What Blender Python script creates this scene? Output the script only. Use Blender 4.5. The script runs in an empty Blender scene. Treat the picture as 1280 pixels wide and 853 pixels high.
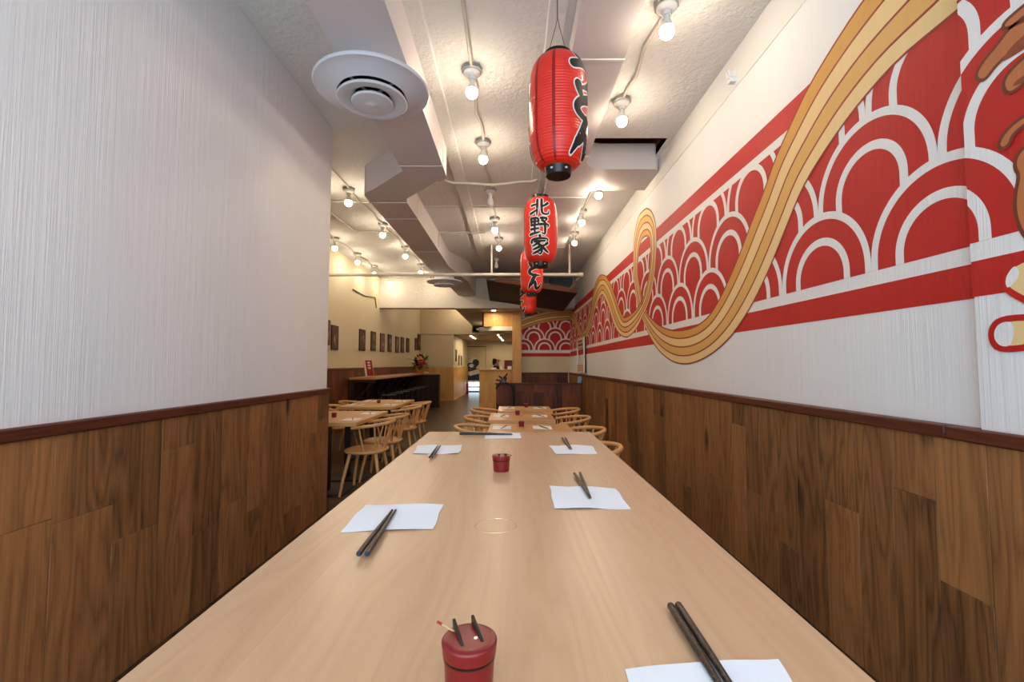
import bpy, bmesh, math, random
from mathutils import Vector, Matrix
from mathutils.geometry import tessellate_polygon
random.seed(7)
PI = math.pi
scene = bpy.context.scene
COL = scene.collection

# ---------------------------------------------------------------- camera model
F = 569.0                       # focal length in pixels of a 1280 px wide frame (16 mm)
EYE = Vector((0.0, 0.0, 1.33))
PITCH = math.atan(29.5 / F)
YAW = 1.0 / F
def ray(px, py):
    xc = (px - 640.0) / F; yc = (426.5 - py) / F
    y = math.cos(PITCH) - math.sin(PITCH) * yc
    z = math.sin(PITCH) + math.cos(PITCH) * yc
    return Vector((xc * math.cos(YAW) - y * math.sin(YAW), xc * math.sin(YAW) + y * math.cos(YAW), z))
def on_z(px, py, Z):
    d = ray(px, py); return EYE + d * ((Z - EYE.z) / d.z)
def on_x(px, py, X):
    d = ray(px, py); return EYE + d * ((X - EYE.x) / d.x)
def on_y(px, py, Y):
    d = ray(px, py); return EYE + d * ((Y - EYE.y) / d.y)

# ---------------------------------------------------------------- materials
def new_mat(name):
    m = bpy.data.materials.new(name); m.use_nodes = True
    nt = m.node_tree
    for n in list(nt.nodes): nt.nodes.remove(n)
    out = nt.nodes.new('ShaderNodeOutputMaterial')
    b = nt.nodes.new('ShaderNodeBsdfPrincipled')
    nt.links.new(b.outputs[0], out.inputs[0])
    return m, nt, b
def srgb(r, g, b):
    def f(c):
        c /= 255.0
        return c / 12.92 if c <= 0.04045 else ((c + 0.055) / 1.055) ** 2.4
    return (f(r), f(g), f(b), 1.0)
def N(nt, kind, **kw):
    n = nt.nodes.new('ShaderNode' + kind)
    for k, v in kw.items(): setattr(n, k, v)
    return n
def coords(nt, scale):
    tc = N(nt, 'TexCoord'); mp = N(nt, 'Mapping'); mp.inputs['Scale'].default_value = scale
    nt.links.new(tc.outputs['Object'], mp.inputs['Vector'])
    return mp.outputs[0]
def noise(nt, vec, scale, detail=3.0, rough=0.55, dist=0.0):
    n = N(nt, 'TexNoise'); n.inputs['Scale'].default_value = scale; n.inputs['Detail'].default_value = detail
    n.inputs['Roughness'].default_value = rough; n.inputs['Distortion'].default_value = dist
    nt.links.new(vec, n.inputs['Vector']); return n.outputs[0]
def math_n(nt, op, a, b=None, c=None, clamp=False):
    n = N(nt, 'Math', operation=op, use_clamp=clamp)
    for i, v in enumerate((a, b, c)):
        if v is None: continue
        if isinstance(v, (int, float)): n.inputs[i].default_value = v
        else: nt.links.new(v, n.inputs[i])
    return n.outputs[0]
def mixc(nt, fac, a, b, blend='MIX'):
    n = N(nt, 'Mix', data_type='RGBA', blend_type=blend)
    if isinstance(fac, (int, float)): n.inputs[0].default_value = fac
    else: nt.links.new(fac, n.inputs[0])
    for i, v in ((6, a), (7, b)):
        if isinstance(v, tuple): n.inputs[i].default_value = v
        else: nt.links.new(v, n.inputs[i])
    return n.outputs[2]
def bump(nt, b, h, strength, dist):
    n = N(nt, 'Bump'); n.inputs['Strength'].default_value = strength; n.inputs['Distance'].default_value = dist
    nt.links.new(h, n.inputs['Height']); nt.links.new(n.outputs[0], b.inputs['Normal'])
def setin(b, k, v):
    if k in b.inputs: b.inputs[k].default_value = v

def plain(name, col, rough=0.5, metal=0.0, var=0.06, vscale=20.0, coat=0.0):
    m, nt, b = new_mat(name)
    v = noise(nt, coords(nt, (1, 1, 1)), vscale)
    k = math_n(nt, 'MULTIPLY_ADD', v, 2 * var, 1.0 - var)
    cmb = N(nt, 'CombineColor')
    for i in range(3): nt.links.new(k, cmb.inputs[i])
    nt.links.new(mixc(nt, 1.0, col, cmb.outputs[0], 'MULTIPLY'), b.inputs['Base Color'])
    setin(b, 'Roughness', rough); setin(b, 'Metallic', metal); setin(b, 'Coat Weight', coat)
    return m

def combed(name, col, dist=0.0045, strength=0.6, brush=0.07):
    """paint on vertically combed plaster, for walls facing +-X or -Y"""
    m, nt, b = new_mat(name)
    v1 = noise(nt, coords(nt, (38, 38, 1.1)), 1.0, 4.0, 0.62)
    v2 = noise(nt, coords(nt, (150, 150, 2.5)), 1.0, 2.0, 0.5)
    h = math_n(nt, 'MULTIPLY_ADD', v2, 0.45, v1)
    ridge = N(nt, 'MapRange'); ridge.inputs[1].default_value = 0.45; ridge.inputs[2].default_value = 0.95
    nt.links.new(h, ridge.inputs[0])
    patch = math_n(nt, 'MULTIPLY_ADD', noise(nt, coords(nt, (5, 5, 0.7)), 1.0, 3.0), 2.2, -0.65, clamp=True)
    bump(nt, b, math_n(nt, 'MULTIPLY', ridge.outputs[0], patch), strength, dist)
    blot = noise(nt, coords(nt, (1, 1, 1)), 1.6)
    k = math_n(nt, 'MULTIPLY_ADD', v1, brush, 1.0 - brush * 0.6)
    k = math_n(nt, 'MULTIPLY_ADD', blot, brush, k)
    cmb = N(nt, 'CombineColor')
    for i in range(3): nt.links.new(k, cmb.inputs[i])
    nt.links.new(mixc(nt, 1.0, col, cmb.outputs[0], 'MULTIPLY'), b.inputs['Base Color'])
    setin(b, 'Roughness', 0.62)
    return m

def stucco(name, col):
    m, nt, b = new_mat(name)
    c = coords(nt, (1, 1, 1))
    h = math_n(nt, 'ADD', noise(nt, c, 26.0, 5.0, 0.65), math_n(nt, 'MULTIPLY', noise(nt, c, 3.0, 2.0), 0.8))
    bump(nt, b, h, 0.55, 0.03)
    k = noise(nt, c, 2.5, 4.0)
    nt.links.new(mixc(nt, k, tuple(x * 0.9 for x in col[:3]) + (1,), col), b.inputs['Base Color'])
    setin(b, 'Roughness', 0.85)
    return m

def wood(name, dark, light, scale, rough=0.4, rings=9.0, tone_amt=0.5, knots=0.0, contrast=1.0, fibre=0.35, coat=0.0, bumpd=0.0006, goff=0.05):
    """scale: per-axis frequency, small along the grain; per-board 'tone' face attribute shifts grain and colour"""
    m, nt, b = new_mat(name)
    at = N(nt, 'Attribute'); at.attribute_name = 'tone'
    tc = N(nt, 'TexCoord')
    off = N(nt, 'VectorMath', operation='SCALE'); off.inputs[0].default_value = (7.31, 5.17, 9.77)
    tone = at.outputs['Fac']
    nt.links.new(math_n(nt, 'MULTIPLY', tone, 13.0), off.inputs['Scale'])
    add = N(nt, 'VectorMath', operation='ADD'); nt.links.new(tc.outputs['Object'], add.inputs[0]); nt.links.new(off.outputs[0], add.inputs[1])
    mul = N(nt, 'VectorMath', operation='MULTIPLY'); nt.links.new(add.outputs[0], mul.inputs[0]); mul.inputs[1].default_value = scale
    n1 = noise(nt, mul.outputs[0], 1.0, 2.0, 0.45, 0.25)
    ring = math_n(nt, 'PINGPONG', math_n(nt, 'MULTIPLY', n1, rings), 0.5)
    ring = math_n(nt, 'MULTIPLY', ring, 2.0)
    ring = math_n(nt, 'POWER', ring, 0.6)
    mul2 = N(nt, 'VectorMath', operation='MULTIPLY'); nt.links.new(add.outputs[0], mul2.inputs[0]); mul2.inputs[1].default_value = tuple(s * (22 if s > 1.5 else 4) for s in scale)
    n2 = noise(nt, mul2.outputs[0], 1.0, 3.0, 0.6)
    n3 = noise(nt, mul.outputs[0], 0.45, 1.0)
    g = math_n(nt, 'MULTIPLY_ADD', n2, fibre, math_n(nt, 'MULTIPLY', ring, 0.5 * contrast))
    g = math_n(nt, 'ADD', g, math_n(nt, 'MULTIPLY_ADD', n3, 0.7, -0.2))
    g = math_n(nt, 'ADD', g, math_n(nt, 'MULTIPLY_ADD', tone, tone_amt, -0.5 * tone_amt))
    g = math_n(nt, 'MULTIPLY_ADD', g, 0.82, goff, clamp=True)
    col = mixc(nt, g, dark, light)
    if knots > 0:
        mul3 = N(nt, 'VectorMath', operation='MULTIPLY'); nt.links.new(add.outputs[0], mul3.inputs[0])
        mul3.inputs[1].default_value = tuple(2.6 if s > 1.5 else 1.1 for s in scale)
        vo = N(nt, 'TexVoronoi'); vo.inputs['Scale'].default_value = 1.0; nt.links.new(mul3.outputs[0], vo.inputs['Vector'])
        wob = noise(nt, mul2.outputs[0], 0.6, 2.0)
        d = math_n(nt, 'MULTIPLY_ADD', wob, 0.10, vo.outputs['Distance'])
        kn = N(nt, 'MapRange'); kn.inputs[1].default_value = 0.09; kn.inputs[2].default_value = 0.19; kn.inputs[3].default_value = knots; kn.inputs[4].default_value = 0.0
        nt.links.new(d, kn.inputs[0])
        col = mixc(nt, kn.outputs[0], col, tuple(x * 0.18 for x in dark[:3]) + (1,))
    nt.links.new(col, b.inputs['Base Color'])
    setin(b, 'Roughness', rough); setin(b, 'Coat Weight', coat); setin(b, 'Coat Roughness', 0.25); setin(b, 'Specular IOR Level', 0.35)
    bump(nt, b, g, 0.4, bumpd)
    return m

def glow(name, col, strength):
    m, nt, b = new_mat(name)
    setin(b, 'Base Color', (0.9, 0.9, 0.88, 1)); b.inputs['Emission Color'].default_value = col; b.inputs['Emission Strength'].default_value = strength
    setin(b, 'Roughness', 0.3)
    return m

M = {}
M['plaster_white'] = combed('painted combed plaster', srgb(233, 232, 232))
M['plaster_far'] = combed('cream combed plaster', srgb(214, 198, 164), 0.003, 0.35, 0.05)
M['plaster_smooth'] = plain('smooth white plaster', srgb(226, 224, 220), 0.7, var=0.02, vscale=3)
M['ceiling'] = stucco('stucco ceiling paint', srgb(238, 235, 230))
M['bulkhead'] = stucco('painted brick bulkhead', srgb(216, 208, 196))
M['beige'] = plain('beige paint', srgb(206, 186, 150), 0.7, var=0.03, vscale=2)
M['soffit'] = plain('soffit paint', srgb(196, 178, 150), 0.75, var=0.03, vscale=2)
M['red_paint'] = combed('red mural paint', srgb(178, 13, 9), 0.004, 0.4, 0.35)
M['white_paint'] = combed('white mural paint', srgb(233, 231, 229))
M['noodle_dark'] = combed('ochre mural paint', srgb(210, 152, 66), 0.004, 0.36, 0.12)
M['noodle_mid'] = combed('golden mural paint', srgb(218, 168, 92), 0.004, 0.36, 0.12)
M['noodle_light'] = combed('straw mural paint', srgb(232, 200, 140), 0.004, 0.36, 0.1)
M['mural_line'] = combed('maroon mural line', srgb(140, 32, 18), 0.004, 0.5, 0.1)
M['beef'] = combed('brown mural paint', srgb(186, 110, 62), 0.006, 0.5, 0.1)
M['beef_dark'] = combed('dark brown mural paint', srgb(138, 60, 32), 0.006, 0.5, 0.1)
M['beef_line'] = combed('brown mural outline', srgb(110, 44, 22), 0.004, 0.5, 0.1)
M['wainscot'] = wood('stained oak boards', srgb(40, 24, 14), srgb(174, 118, 70), (7.0, 7.0, 0.8), 0.5, 10.0, 0.55, 0.95, 0.85, 0.85, goff=-0.11)
M['wainscot_far'] = wood('stained reddish boards', srgb(52, 24, 12), srgb(126, 66, 34), (7.0, 7.0, 0.8), 0.5, 7.0, 0.8, 0.3)
M['rail'] = wood('dark red stained rail', srgb(42, 17, 11), srgb(106, 50, 32), (14.0, 0.9, 14.0), 0.45, 9.0, 0.3, 0.0, 1.0, 0.6)
M['rail_x'] = wood('dark stained ledge', srgb(50, 24, 14), srgb(98, 52, 32), (0.9, 9.0, 9.0), 0.45, 6.0, 0.2)
M['maple'] = wood('maple boards', srgb(186, 143, 106), srgb(210, 171, 134), (8.0, 0.8, 8.0), 0.34, 12.0, 0.3, 0.0, 0.65, 0.4, 0.2, 0.0001)
M['small_top'] = wood('small table maple', srgb(192, 140, 84), srgb(222, 174, 116), (1.0, 9.0, 9.0), 0.34, 7.0, 0.2, 0.0, 0.6, 0.4, 0.2, 0.0002)
M['chair_wood'] = wood('pale ash', srgb(196, 138, 78), srgb(226, 176, 116), (9.0, 2.0, 4.0), 0.38, 6.0, 0.2, 0.0, 0.5, 0.3, 0.15, 0.0002)
M['pine'] = wood('knotty pine boards', srgb(186, 128, 62), srgb(226, 176, 104), (8.0, 8.0, 0.9), 0.45, 6.0, 0.4, 0.5, 0.6)
M['bar_top'] = wood('bar top board', srgb(150, 96, 52), srgb(202, 148, 92), (8.0, 0.9, 8.0), 0.35, 6.0, 0.2)
M['bar_dark'] = wood('dark bar panel', srgb(26, 12, 8), srgb(54, 27, 16), (8.0, 8.0, 0.9), 0.7, 6.0, 0.4)
M['dark_plank'] = wood('dark brown planks', srgb(20, 9, 6), srgb(46, 22, 15), (0.9, 9.0, 9.0), 0.6, 6.0, 0.5)
M['panel_edge'] = wood('reddish brown board edge', srgb(96, 48, 28), srgb(140, 78, 46), (0.9, 9.0, 9.0), 0.5, 5.0, 0.3)
M['floor'] = wood('dark floor planks', srgb(38, 25, 17), srgb(84, 60, 42), (0.9, 8.0, 8.0), 0.32, 7.0, 0.6)
M['duct'] = plain('painted duct metal', srgb(214, 207, 206), 0.6, 0.0, 0.02, 2)
M['seam'] = plain('duct seam strip', srgb(226, 220, 216), 0.4, 0.0, 0.02, 5)
M['diffuser'] = plain('white enamel', srgb(216, 217, 222), 0.35, 0.0, 0.02, 4)
M['black_void'] = plain('duct throat black', srgb(18, 17, 16), 0.8)
M['conduit'] = plain('painted conduit', srgb(206, 198, 184), 0.45, 0.0, 0.05, 8)
M['stool_seat'] = plain('black stool seat', srgb(16, 14, 14), 0.75)
M['galv'] = plain('galvanised box', srgb(172, 170, 166), 0.4, 0.3, 0.08, 12)
M['porcelain'] = plain('porcelain holder', srgb(236, 234, 228), 0.3, 0.0, 0.02, 6)
M['bulb'] = glow('lit bulb glass', (1.0, 0.845, 0.63, 1), 190.0)
M['bulb_off'] = plain('unlit bulb glass', srgb(226, 224, 218), 0.25, 0.0, 0.02, 6)
M['downlight'] = glow('downlight lens', (1.0, 0.84, 0.6, 1), 420.0)
M['black_plastic'] = plain('black plastic', srgb(14, 13, 14), 0.3, 0.0, 0.05, 12)
M['black_metal'] = plain('black powder coat', srgb(22, 21, 22), 0.4, 0.2, 0.05, 12)
M['wire'] = plain('grey wire', srgb(92, 88, 84), 0.5)
M['napkin'] = plain('white paper', srgb(234, 236, 242), 0.8, 0.0, 0.015, 14)
M['pot_red'] = plain('red lacquer', srgb(122, 14, 20), 0.33, 0.0, 0.08, 40, 0.15)
M['pot_black'] = plain('black lacquer', srgb(22, 14, 12), 0.3)
M['pick_wood'] = plain('bamboo pick', srgb(206, 170, 120), 0.5)
M['pick_red'] = plain('red pick tip', srgb(168, 30, 34), 0.4)
M['ring'] = plain('glass ring mark', srgb(216, 178, 138), 0.1, 0.0, 0.02, 30)
M['white_plastic'] = plain('white plastic', srgb(232, 234, 236), 0.35, 0.0, 0.02, 10)
M['sign_red'] = plain('red printed card', srgb(126, 26, 30), 0.5)
M['cream'] = plain('cream card', srgb(228, 212, 184), 0.6)
M['leaf'] = plain('dark green leaf', srgb(30, 50, 28), 0.5, 0.0, 0.3, 12)
M['leaf_yellow'] = plain('yellow green leaf', srgb(176, 150, 50), 0.5, 0.0, 0.2, 12)
M['flower_pink'] = plain('pink petals', srgb(226, 140, 120), 0.6, 0.0, 0.1, 20)
M['flower_red'] = plain('red petals', srgb(190, 40, 34), 0.6, 0.0, 0.1, 20)
M['flower_orange'] = plain('orange petals', srgb(224, 120, 40), 0.6, 0.0, 0.1, 20)
M['basket'] = plain('woven basket', srgb(206, 140, 64), 0.6, 0.0, 0.2, 60)
M['noren'] = plain('beige cloth', srgb(200, 182, 142), 0.85, 0.0, 0.05, 8)
M['noren_navy'] = plain('navy dyed cloth', srgb(30, 46, 72), 0.85, 0.0, 0.1, 8)
M['noren_green'] = plain('dark green dyed cloth', srgb(44, 50, 40), 0.85, 0.0, 0.15, 10)
M['noren_pale'] = plain('pale grey dyed cloth', srgb(196, 192, 178), 0.85, 0.0, 0.1, 10)
M['skin'] = plain('skin', srgb(204, 142, 112), 0.5, 0.0, 0.03, 30)
M['hair'] = plain('dark hair', srgb(36, 20, 18), 0.4, 0.0, 0.2, 60)
M['navy_cloth'] = plain('navy cloth', srgb(28, 34, 56), 0.8, 0.0, 0.1, 30)
M['grey_cloth'] = plain('charcoal cloth', srgb(46, 46, 50), 0.8, 0.0, 0.1, 30)
M['teal'] = plain('teal grey paint', srgb(74, 92, 92), 0.5, 0.0, 0.05, 4)
M['blue_screen'] = plain('blue printed card', srgb(96, 130, 170), 0.3, 0.0, 0.1, 8)
M['canister_red'] = plain('red enamel', srgb(140, 36, 26), 0.5)
M['stripe_white'] = plain('white fascia', srgb(226, 216, 198), 0.5, 0.0, 0.02, 5)
M['brown_box'] = plain('brown card', srgb(120, 66, 48), 0.6, 0.0, 0.1, 10)
# speckled chopstick lacquer
def speckle():
    m, nt, b = new_mat('speckled chopstick lacquer')
    v = noise(nt, coords(nt, (1, 1, 1)), 260.0, 2.0)
    r = N(nt, 'MapRange'); r.inputs[1].default_value = 0.5; r.inputs[2].default_value = 0.7; nt.links.new(v, r.inputs[0])
    nt.links.new(mixc(nt, r.outputs[0], srgb(30, 20, 15), srgb(92, 68, 48)), b.inputs['Base Color']); setin(b, 'Roughness', 0.4)
    return m
M['chopstick'] = speckle()
M['chop_dark'] = plain('near black lacquer', srgb(24, 20, 20), 0.3)
M['chop_blue'] = plain('dark blue lacquer tip', srgb(34, 46, 66), 0.3)
# lantern paper: fine hoops as bump
def lantern_mat():
    m, nt, b = new_mat('red lantern skin')
    c = coords(nt, (1, 1, 1)); n = noise(nt, c, 7.0, 2.0)
    sep = N(nt, 'SeparateXYZ'); tc = N(nt, 'TexCoord'); nt.links.new(tc.outputs['Object'], sep.inputs[0])
    h = math_n(nt, 'PINGPONG', math_n(nt, 'MULTIPLY', sep.outputs[2], 62.0), 0.5)
    bump(nt, b, h, 0.7, 0.006)
    nt.links.new(mixc(nt, n, srgb(222, 26, 16), srgb(250, 58, 36)), b.inputs['Base Color']); setin(b, 'Roughness', 0.32)
    setin(b, 'Coat Weight', 0.3)
    return m
M['lantern'] = lantern_mat()
M['lantern_rib'] = plain('red seam paper', srgb(150, 14, 12), 0.4)
M['ink'] = plain('black ink', srgb(12, 10, 10), 0.65)
M['ink_white'] = plain('white ink', srgb(242, 238, 232), 0.45)
PIC = [plain('print %d' % i, c, 0.5, 0.0, 0.5, 9) for i, c in enumerate([srgb(96, 60, 34), srgb(70, 30, 22), srgb(64, 26, 22), srgb(66, 44, 28), srgb(110, 58, 34), srgb(44, 46, 48), srgb(84, 44, 32), srgb(80, 34, 28), srgb(60, 26, 22), srgb(62, 36, 24), srgb(58, 24, 20)])]
PIC2 = [plain('print accent %d' % i, c, 0.5, 0.0, 0.3, 14) for i, c in enumerate([srgb(170, 128, 66), srgb(176, 110, 56), srgb(116, 66, 58), srgb(108, 84, 50), srgb(168, 110, 64), srgb(98, 84, 58)])]

# ---------------------------------------------------------------- mesh helpers
class MB:
    def __init__(self):
        self.bm = bmesh.new(); self.tl = self.bm.faces.layers.float.new('tone')
        self.mats = []
    def mi(self, m):
        if m not in self.mats: self.mats.append(m)
        return self.mats.index(m)
    def face(self, pts, m, tone=0.5, smooth=False):
        f = self.bm.faces.new([self.bm.verts.new(p) for p in pts]); f.material_index = self.mi(m); f[self.tl] = tone; f.smooth = smooth
        return f
    def box(self, lo, hi, m, tone=0.5, bev=0.0, mtx=None, seg=1):
        x0, y0, z0 = lo; x1, y1, z1 = hi
        P = [Vector(p) for p in ((x0,y0,z0),(x1,y0,z0),(x1,y1,z0),(x0,y1,z0),(x0,y0,z1),(x1,y0,z1),(x1,y1,z1),(x0,y1,z1))]
        return self.hexa(P, m, tone, bev, mtx, seg)
    def hexa(self, P, m, tone=0.5, bev=0.0, mtx=None, seg=1):
        if mtx: P = [mtx @ Vector(p) for p in P]
        v = [self.bm.verts.new(p) for p in P]; i = self.mi(m); fs = []
        for q in ((0,3,2,1),(4,5,6,7),(0,1,5,4),(1,2,6,5),(2,3,7,6),(3,0,4,7)):
            f = self.bm.faces.new([v[k] for k in q]); f.material_index = i; f[self.tl] = tone; fs.append(f)
        if bev > 0:
            es = list({e for f in fs for e in f.edges})
            r = bmesh.ops.bevel(self.bm, geom=es, offset=bev, segments=seg, profile=0.5, affect='EDGES')
            for f in r['faces']: f.material_index = i; f[self.tl] = tone
        return self
    def rings(self, rings, m, tone=0.5, cap0=True, cap1=True, smooth=True, closed=True):
        i = self.mi(m); R = [[self.bm.verts.new(p) for p in r] for r in rings]; n = len(R[0])
        for a, b in zip(R, R[1:]):
            for k in range(n if closed else n - 1):
                f = self.bm.faces.new((a[k], a[(k+1) % n], b[(k+1) % n], b[k])); f.material_index = i; f[self.tl] = tone; f.smooth = smooth
        for c, r in ((cap0, list(reversed(R[0]))), (cap1, R[-1])):
            if c:
                f = self.bm.faces.new(r); f.material_index = i; f[self.tl] = tone; f.smooth = smooth
        return self
    def tube(self, pts, rad, m, n=10, tone=0.5, flat=1.0):
        pts = [Vector(p) for p in pts]
        if not isinstance(rad, (list, tuple)): rad = [rad] * len(pts)
        rr = []; up = None
        for k, p in enumerate(pts):
            a = pts[max(k-1, 0)]; b = pts[min(k+1, len(pts)-1)]
            t = (b - a).normalized()
            if up is None: up = Vector((0,0,1)) if abs(t.z) < 0.9 else Vector((1,0,0))
            u = (up - t * up.dot(t)).normalized(); w = t.cross(u); up = u
            rr.append([p + (w * math.cos(2*PI*j/n) + u * math.sin(2*PI*j/n) * flat) * rad[k] for j in range(n)])
        return self.rings(rr, m, tone)
    def lathe(self, prof, m, n=24, c=(0,0,0), tone=0.5, cap0=True, cap1=True, axis=None):
        c = Vector(c); rr = []
        for r, z in prof:
            rr.append([c + Vector((r*math.cos(2*PI*j/n), r*math.sin(2*PI*j/n), z)) for j in range(n)])
        return self.rings(rr, m, tone, cap0, cap1)
    def sphere(self, c, r, m, n=16, k=10, sq=(1,1,1)):
        c = Vector(c); rr = []
        for i in range(1, k):
            a = -PI/2 + PI*i/k
            rr.append([c + Vector((r*sq[0]*math.cos(a)*math.cos(2*PI*j/n), r*sq[1]*math.cos(a)*math.sin(2*PI*j/n), r*sq[2]*math.sin(a))) for j in range(n)])
        return self.rings(rr, m)
    def build(self, name, parent=None, kind=None, angle=38, recalc=True):
        if recalc: bmesh.ops.recalc_face_normals(self.bm, faces=self.bm.faces[:])
        me = bpy.data.meshes.new(name); self.bm.to_mesh(me); self.bm.free()
        for m in self.mats: me.materials.append(m)
        try: me.set_sharp_from_angle(angle=math.radians(angle))
        except Exception: pass
        o = bpy.data.objects.new(name, me); COL.objects.link(o)
        if parent: o.parent = parent
        if kind: o['kind'] = kind
        return o
def tag(o, label, cat, group=None):
    o['label'] = label; o['category'] = cat
    if group: o['group'] = group
    return o
def thing(name, label, cat, loc=(0,0,0), rz=0.0, group=None):
    o = bpy.data.objects.new(name, None); COL.objects.link(o); o.location = loc; o.rotation_euler = (0,0,rz); o.empty_display_size = 0.1
    return tag(o, label, cat, group)
def kids(o): return [c for c in bpy.data.objects if c.parent == o]
def dup(o, loc=None, rz=None, label=None, group=None, parent=None, tree=None):
    c = o.copy(); COL.objects.link(c)
    if parent: c.parent = parent
    for k in kids(o): dup(k, parent=c)
    if loc is not None: c.location = loc
    if rz is not None: c.rotation_euler = (0,0,rz)
    if label: c['label'] = label
    if group: c['group'] = group
    return c
def structure(mb, name, parent=None): return mb.build(name, parent, 'structure')
def boards_along(mb, make, a0, a1, z0, z1, w, m, jitter=0.15):
    """vertical boards between a0 and a1: make(a, b, za, zb, tone)"""
    a = a0; k = 0
    while a < a1 - 1e-4:
        b = min(a1, a + w * random.uniform(1 - jitter, 1 + jitter))
        cuts = [z0]
        if random.random() < 0.62: cuts.append(z0 + (z1 - z0) * random.uniform(0.15, 0.85))
        cuts.append(z1)
        for c0, c1 in zip(cuts, cuts[1:]): make(a + 0.0008, b - 0.0008, c0 + 0.0006, c1 - 0.0006, random.random())
        a = b; k += 1

# ---------------------------------------------------------------- room dimensions
XR = 1.58            # right wall
XP = 1.548           # pilaster face on the right wall, near the front
YP = on_x(1222, 250, XR).y
XL = -1.70           # near left wall
YL = on_x(410.5, 400, XL).y
XF = -3.42           # far left wall
YB = 11.6            # bulkhead
YE = 12.5            # end wall with the mural
YBACK = 22.0
Y0 = -1.3            # shop front
CZ = 3.55            # ceiling
RAILZ = on_x(1280, 545.6, XP - 0.02).z
RAILL = on_x(150, 516.5, XL + 0.03).z

# ---------------------------------------------------------------- setting
def build_setting():
    # floor planks
    mb = MB(); x = -3.7
    while x < 1.8:
        pass
        x += 10
    y = Y0
    while y < YBACK + 3:
        x = -3.9 + random.uniform(-0.8, 0.0)
        while x < 1.9:
            L = random.uniform(0.8, 1.4)
            mb.box((x + 0.001, y + 0.001, -0.02), (min(x + L, 1.9) - 0.001, y + 0.148, 0.0), M['floor'], random.random()); x += L
        y += 0.15
    mb.box((-4, Y0, -0.08), (2.0, YBACK + 3, -0.012), M['black_void'])
    structure(mb, 'floor')
    # ceiling with the rough hole beside the duct branch
    hx0, hx1, hy0, hy1 = 0.80, 1.53, 4.36, 5.05
    mb = MB(); c = M['ceiling']
    mb.box((-4, Y0, CZ), (2, hy0, CZ + 0.1), c); mb.box((-4, hy1, CZ), (2, YBACK + 0.2, CZ + 0.1), c)
    mb.box((-4, hy0, CZ), (hx0, hy1, CZ + 0.1), c); mb.box((hx1, hy0, CZ), (2, hy1, CZ + 0.1), c)
    mb.box((hx0 - .02, hy0 - .02, CZ + 0.3), (hx1 + .02, hy1 + .02, CZ + 0.34), M['brown_box'])
    for a, b in (((hx0-.04, hy0-.04), (hx0, hy1+.04)), ((hx1, hy0-.04), (hx1+.04, hy1+.04)), ((hx0, hy0-.04), (hx1, hy0)), ((hx0, hy1), (hx1, hy1+.04))):
        mb.box((a[0], a[1], CZ + 0.02), (b[0], b[1], CZ + 0.32), M['brown_box'])
    structure(mb, 'ceiling')
    for k, (a, b, t) in enumerate(((-0.70, -0.56, 0.03), (0.22, 0.34, 0.025))):
        mb = MB(); mb.box((a, Y0, CZ - t), (b, YB, CZ + 0.01), M['ceiling'], bev=0.008); structure(mb, 'trim_%d' % (k + 1))
    # right wall + pilaster
    mb = MB(); w = M['plaster_white']
    mb.box((XR, Y0, 0), (XR + 0.2, YBACK + 0.2, CZ), w)
    mb.box((XP, Y0, 0), (XR + 0.01, YP, CZ), w, bev=0.004)
    wr = structure(mb, 'wall_right')
    mb = MB(); zb = 3.29
    mb.box((XR - 0.004, YP, zb), (XR + 0.01, YB, CZ), M['plaster_smooth']); structure(mb, 'upper_band', wr)
    mb = MB(); xf = XP - 0.014
    boards_along(mb, lambda a, b, c0, c1, t: mb.box((xf, a, c0), (XR + 0.01, b, c1), M['wainscot'], t, 0.0015), Y0, YE, 0.0, RAILZ - 0.03, 0.2, M['wainscot'])
    structure(mb, 'wainscot', wr)
    mb = MB()
    for a, b in ((Y0, 1.62), (1.622, 4.1), (4.102, 6.8), (6.802, 9.5), (9.502, YE)):
        mb.box((XP - 0.028, a, RAILZ - 0.046), (XR + 0.01, b, RAILZ), M['rail'], random.random(), 0.005)
    structure(mb, 'chair_rail', wr)
    # near left wall
    mb = MB(); mb.box((-4.0, Y0, 0), (XL, YL, CZ), w, bev=0.006); wl = structure(mb, 'wall_left')
    mb = MB()
    boards_along(mb, lambda a, b, c0, c1, t: mb.box((XL - 0.01, a, c0), (XL + 0.016, b, c1), M['wainscot'], t, 0.0015), Y0, YL, 0.0, RAILZ - 0.03, 0.245, M['wainscot'])
    mb.box((-1.99, YL - 0.005, 0), (XL + 0.016, YL + 0.012, RAILZ - 0.03), M['wainscot'], 0.4, 0.002)
    structure(mb, 'wainscot', wl)
    mb = MB(); mb.box((XL - 0.01, Y0, RAILZ - 0.046), (XL + 0.032, YL + 0.03, RAILZ), M['rail'], 0.4, 0.005)
    mb.box((-1.99, YL - .01, RAILZ - 0.046), (XL + 0.032, YL + 0.03, RAILZ), M['rail'], 0.4, 0.005)
    structure(mb, 'chair_rail', wl)
    # far left wall
    zw = 1.262
    mb = MB(); mb.box((XF - 0.2, YL - 0.1, 0), (XF, YBACK, CZ), M['plaster_far']); wf = structure(mb, 'wall_left_far')
    mb = MB()
    boards_along(mb, lambda a, b, c0, c1, t: mb.box((XF - .01, a, c0), (XF + 0.016, b, c1), M['wainscot_far'], t, 0.0015), YL, 16.9, 0.0, zw - 0.03, 0.16, M['wainscot_far'])
    structure(mb, 'wainscot', wf)
    mb = MB(); mb.box((XF - .01, YL, zw - 0.045), (XF + 0.03, 16.95, zw), M['rail'], 0.4, 0.004); structure(mb, 'chair_rail', wf)
    # bulkhead: a beam across, and the deep soffit on the right that runs on over the counter
    zb = on_y(560, 385.5, YB).z; xs = on_y(568, 386, YB).x
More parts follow.
